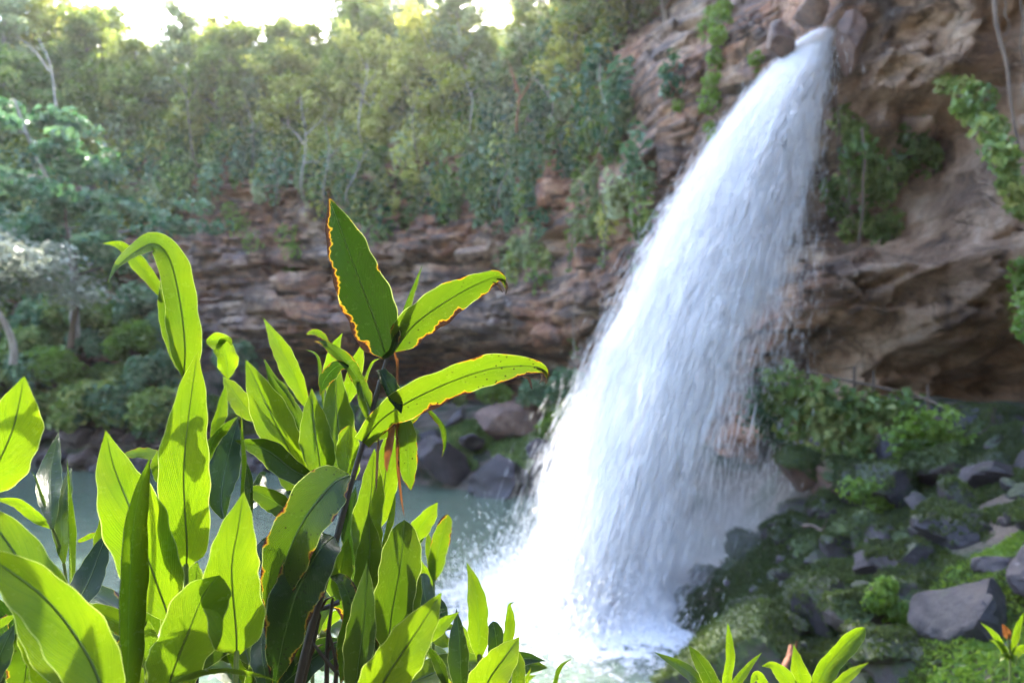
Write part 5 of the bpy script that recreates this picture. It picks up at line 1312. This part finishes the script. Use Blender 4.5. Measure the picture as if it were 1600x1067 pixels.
leaf(Ra, [(560, 890, 1.56), (552, 850, 1.56), (550, 800, 1.57), (556, 760, 1.58)], 40, roll=-30, fold=14, tone=0.95)
Rb = shoot('ginger shoot with a big pleated dark green leaf right of the scorched stem', [(605, 1100, 1.36), (607, 1040, 1.36), (608, 1005, 1.35)], 0.008, 0.005)
leaf(Rb, [(606, 1020, 1.35), (612, 960, 1.34), (626, 880, 1.34), (632, 812, 1.35)], 72, roll=(-6, 4), fold=20, tone=0.62, spots=0.1, prof='r', nu=44)
leaf(Rb, [(640, 1010, 1.36), (645, 950, 1.36), (644, 890, 1.37), (640, 840, 1.38)], 30, roll=40, fold=20, tone=0.7, prof='r')
leaf(Rb, [(555, 1110, 1.26), (560, 1040, 1.26), (570, 960, 1.28), (573, 876, 1.31)], 58, roll=(-34, -10), fold=22, tone=0.85, spots=0.0, prof='n', nu=42)
leaf(Rb, [(640, 850, 1.48), (652, 830, 1.48), (668, 808, 1.48), (684, 784, 1.48)], 34, roll=14, fold=12, tone=0.2, prof='g')
leaf(Rb, [(638, 870, 1.50), (648, 852, 1.50), (658, 838, 1.50), (664, 826, 1.50)], 20, roll=50, fold=10, tone=0.95, prof='n')
leaf(Rb, [(572, 1115, 1.16), (608, 1050, 1.15), (652, 985, 1.15), (690, 925, 1.16)], 82, roll=(8, 4), fold=11, tone=0.05, spots=0.05, prof='b', nu=44)
leaf(Rb, [(640, 1020, 1.30), (665, 995, 1.30), (690, 975, 1.30), (718, 955, 1.31)], 30, roll=20, fold=14, tone=0.12, prof='n')
Rc = shoot('slender ginger shoot with narrow upright leaves over the pool behind the pleated leaf', [(676, 1080, 1.95), (678, 980, 1.94), (678, 905, 1.93)], 0.006, 0.003)
leaf(Rc, [(678, 910, 1.93), (682, 875, 1.93), (690, 840, 1.93), (700, 803, 1.94)], 30, roll=4, fold=10, tone=0.40, burn=0.26, spots=0.3, prof='r')
leaf(Rc, [(678, 910, 1.94), (674, 880, 1.94), (670, 850, 1.94), (666, 824, 1.95)], 18, roll=20, fold=14, tone=0.40, prof='n')
leaf(Rc, [(676, 915, 1.94), (666, 896, 1.94), (656, 880, 1.94), (650, 864, 1.95)], 16, roll=-20, fold=14, tone=0.3, prof='n')
leaf(Rc, [(676, 985, 1.85), (668, 950, 1.87), (662, 920, 1.90), (660, 895, 1.93)], 36, roll=-20, fold=12, tone=0.85, prof='r', spots=0)
leaf(Rc, [(690, 990, 1.80), (692, 965, 1.82), (690, 945, 1.84), (686, 930, 1.86)], 20, roll=30, fold=12, tone=0.9, prof='n')
leaf(Rc, [(700, 1010, 1.72), (690, 1000, 1.72), (680, 985, 1.72), (676, 968, 1.72)], 26, roll=10, fold=10, tone=0.05, prof='r')
Rd = shoot('ginger shoot with one pointed half folded leaf standing clear against the foam', [(752, 1110, 1.50), (750, 1050, 1.50), (749, 1020, 1.50)], 0.008, 0.0055)
leaf(Rd, [(749, 1035, 1.50), (748, 990, 1.49), (746, 945, 1.49), (740, 910, 1.50), (729, 878, 1.51)], 37, roll=(-8, 4), fold=22, tone=0.34, spots=0.0, prof='g')
leaf(Rd, [(722, 1100, 1.40), (720, 1050, 1.41), (718, 1000, 1.44), (713, 950, 1.48)], 42, roll=-26, fold=24, tone=0.95, spots=0.0, prof='n')
leaf(Rd, [(775, 1050, 1.54), (776, 1020, 1.55), (775, 995, 1.56), (770, 970, 1.58)], 30, roll=-16, fold=12, tone=0.85, prof='r', spots=0)
leaf(Rd, [(790, 1030, 1.52), (794, 1000, 1.52), (797, 965, 1.53), (796, 945, 1.53), (804, 940, 1.53)], 20, roll=10, fold=16, tone=0.3, prof='n')
leaf(Rd, [(745, 1110, 1.30), (765, 1060, 1.29), (790, 1025, 1.29), (812, 994, 1.30)], 66, roll=(6, 0), fold=12, tone=0.06, spots=0.1, prof='b', nu=40)
leaf(Rd, [(800, 1110, 1.34), (808, 1060, 1.34), (808, 1030, 1.35), (800, 1005, 1.35)], 30, roll=30, fold=20, tone=0.4, prof='n')
leaf(Rd, [(812, 1075, 1.5), (822, 1060, 1.5), (830, 1042, 1.5)], 7, roll=20, fold=10, tone=0.1, burn=0.3, prof='n')
leaf(Rd, [(734, 1020, 1.52), (728, 1005, 1.52), (722, 990, 1.52), (718, 975, 1.52)], 16, roll=-30, fold=14, tone=0.4, prof='n')
leaf(Rd, [(862, 1085, 1.55), (868, 1060, 1.55), (876, 1040, 1.55), (894, 1028, 1.55)], 10, roll=30, fold=20, tone=0.7, prof='n')
leaf(Rd, [(700, 1085, 1.6), (694, 1055, 1.62), (680, 1025, 1.64), (660, 1005, 1.66)], 24, roll=-40, fold=14, tone=0.9, prof='n', spots=0)

# --- the low shoots at the bottom right
Fa = shoot('low ginger shoot with four narrow leaves at the bottom edge before the mound', [(1125, 1150, 1.75), (1128, 1110, 1.75)], 0.008, 0.006)
leaf(Fa, [(1120, 1110, 1.72), (1090, 1062, 1.74), (1060, 1038, 1.80), (1022, 1018, 1.86)], 24, roll=-24, fold=14, tone=0.7, prof='n', spots=0)
leaf(Fa, [(1128, 1110, 1.70), (1112, 1065, 1.70), (1092, 1030, 1.70), (1076, 1008, 1.71)], 28, roll=-10, fold=14, tone=0.62, prof='s')
leaf(Fa, [(1132, 1110, 1.72), (1136, 1060, 1.72), (1140, 1020, 1.72), (1137, 972, 1.73)], 18, roll=20, fold=20, tone=0.12, prof='s', wave=0.25)
leaf(Fa, [(1136, 1110, 1.75), (1150, 1068, 1.75), (1170, 1040, 1.76), (1191, 1018, 1.77)], 16, roll=24, fold=16, tone=0.5, prof='n')
Fb = shoot('low ginger shoot with a long half rolled bright leaf at the bottom right', [(1258, 1150, 1.70), (1260, 1110, 1.70)], 0.008, 0.006)
leaf(Fb, [(1250, 1110, 1.70), (1232, 1065, 1.69), (1210, 1040, 1.68), (1190, 1040, 1.67)], 30, roll=-14, fold=14, tone=0.12, prof='b')
leaf(Fb, [(1210, 1110, 1.66), (1190, 1062, 1.66), (1180, 1055, 1.66), (1172, 1075, 1.66)], 20, roll=-14, fold=14, tone=0.1, prof='b')
leaf(Fb, [(1262, 1110, 1.70), (1254, 1068, 1.70), (1246, 1035, 1.70), (1240, 1006, 1.71)], 30, roll=0, fold=10, tone=0.05, prof='n')
leaf(Fb, [(1266, 1110, 1.68), (1285, 1055, 1.68), (1318, 1012, 1.68), (1352, 980, 1.69)], 40, roll=10, curl=1.25, tone=0.22, prof='r', wave=0.14)
leaf(Fb, [(1290, 1110, 1.70), (1308, 1072, 1.70), (1332, 1050, 1.70), (1358, 1034, 1.71)], 19, roll=14, fold=14, tone=0.2, prof='n')
Fc_ = shoot('spiky plant with an orange bract at the right edge in the ground cover', [(1575, 1120, 3.2), (1578, 1040, 3.2), (1574, 985, 3.2)], 0.008, 0.005)
for tip, w in (((1532, 972), 11), ((1545, 1000), 13), ((1600, 955), 12), ((1612, 1010), 16), ((1590, 1040), 14), ((1560, 1035), 12)):
    leaf(Fc_, [(1578, 1030, 3.2), ((1578 + tip[0]) / 2, (1015 + tip[1]) / 2, 3.18), (tip[0], tip[1], 3.15)], w, roll=20, fold=18, tone=0.3, prof='n', nu=16, nv=5)
leaf(Fc_, [(1576, 1000, 3.2), (1572, 985, 3.19), (1566, 974, 3.18)], 14, roll=0, fold=20, mat=M_DEAD, prof='n', nu=14, nv=5, name='bract')

# --- the leaves further back and lower in the clump
fr = np.random.default_rng(91)
for i in range(38):
    px = fr.uniform(-30, 790); d = fr.uniform(1.6, 2.6)
    topy = np.interp(px, [-30, 120, 300, 560, 700, 820], [930, 900, 870, 880, 965, 1035]) + fr.uniform(0, 60)
    e = shoot('low shadowed ginger shoot inside the clump behind the front leaves', [(px, 1180, d), (px + fr.uniform(-12, 12), topy + 90, d)], 0.008, 0.005, M_STEM if fr.random() < 0.6 else M_STEMD, 'ginger_plant', 'shadowed shoots inside the ginger clump')
    for k in range(int(fr.integers(4, 7))):
        a = fr.uniform(-1.2, 1.2); ln = fr.uniform(120, 230) * 1.6 / d
        bx, by = px + fr.uniform(-8, 8), topy + 90 + fr.uniform(-30, 100)
        tx, ty = bx + math.sin(a) * ln, by - math.cos(a) * ln * 0.85
        dt = d + fr.uniform(-0.25, 0.3)
        leaf(e, [(bx, by, d), (bx + (tx - bx) * 0.35, by + (ty - by) * 0.45, (d * 2 + dt) / 3), (bx + (tx - bx) * 0.7, by + (ty - by) * 0.8, (d + dt * 2) / 3), (tx, ty + abs(a) * 14, dt)], fr.uniform(34, 62) * 1.6 / d, roll=fr.uniform(-50, 50), fold=fr.uniform(8, 24), tone=fr.uniform(0.2, 1.0), burn=fr.choice([0, 0, 0, 0.4]), spots=fr.uniform(0, 0.5), prof=fr.choice(['g', 'n', 'b']), nu=22, nv=7)
# dry stalks at the foot of the tall shoot
for i, (a, b, c) in enumerate((((500, 960), (488, 1010), (470, 1080)), ((520, 935), (512, 1000), (510, 1090)), ((470, 935), (500, 950), (530, 940)), ((540, 1000), (560, 1030), (575, 1090)), ((485, 1000), (530, 1052), (568, 1058)), ((505, 925), (490, 945), (462, 948)), ((515, 990), (525, 1040), (522, 1095)))):
    e = empty('dry_stalk', tuple(P(c[0], c[1], 1.48)))
    o0 = np.array(e.location)
    q = catmull(np.array([tuple(P(a[0], a[1], 1.44)), tuple(P(b[0], b[1], 1.46)), tuple(P(c[0], c[1], 1.48))]), 10) - o0
    V, Fc2 = tube_np(q, np.linspace(0.0035, 0.006, 10), 6)
    link('stalk', mesh_np('stalk', V, Fc2, True, M_STEMD), e)
    nd = q[5]
    V, Fc2 = tube_np(np.array([nd, nd + (0.012, -0.005, 0.02), nd + (0.03, -0.006, 0.028)]), [0.004, 0.003, 0.001], 5)
    link('sheath', mesh_np('sheath', V, Fc2, True, M_DEADD), e)
    tag(e, 'dry dark stalk tangled at the foot of the tall scorched shoot', 'stalk', 'dry stalks at the foot of the scorched shoot')

# ------------------------------------------------------------------ the damp air of the gorge
def haze_box(x0, x1, y0, y1, z0, z1, dens):
    M = Mat('haze')
    M.done(None, M.n('VolumePrincipled', {'Color': (0.97, 0.98, 1.0, 1), 'Density': dens, 'Anisotropy': 0.6}))
    V = np.array([(x, y, z) for x in (x0, x1) for y in (y0, y1) for z in (z0, z1)], float)
    Q = np.array([(0, 1, 3, 2), (4, 6, 7, 5), (0, 4, 5, 1), (2, 3, 7, 6), (0, 2, 6, 4), (1, 5, 7, 3)])
    o = link('haze', mesh_np('haze', V, Q, False, M.m))
    return tag(o, 'thin bright haze filling the gorge', kind='stuff')
haze_box(-300, 300, -42, 340, -4, 44, 0.0003)
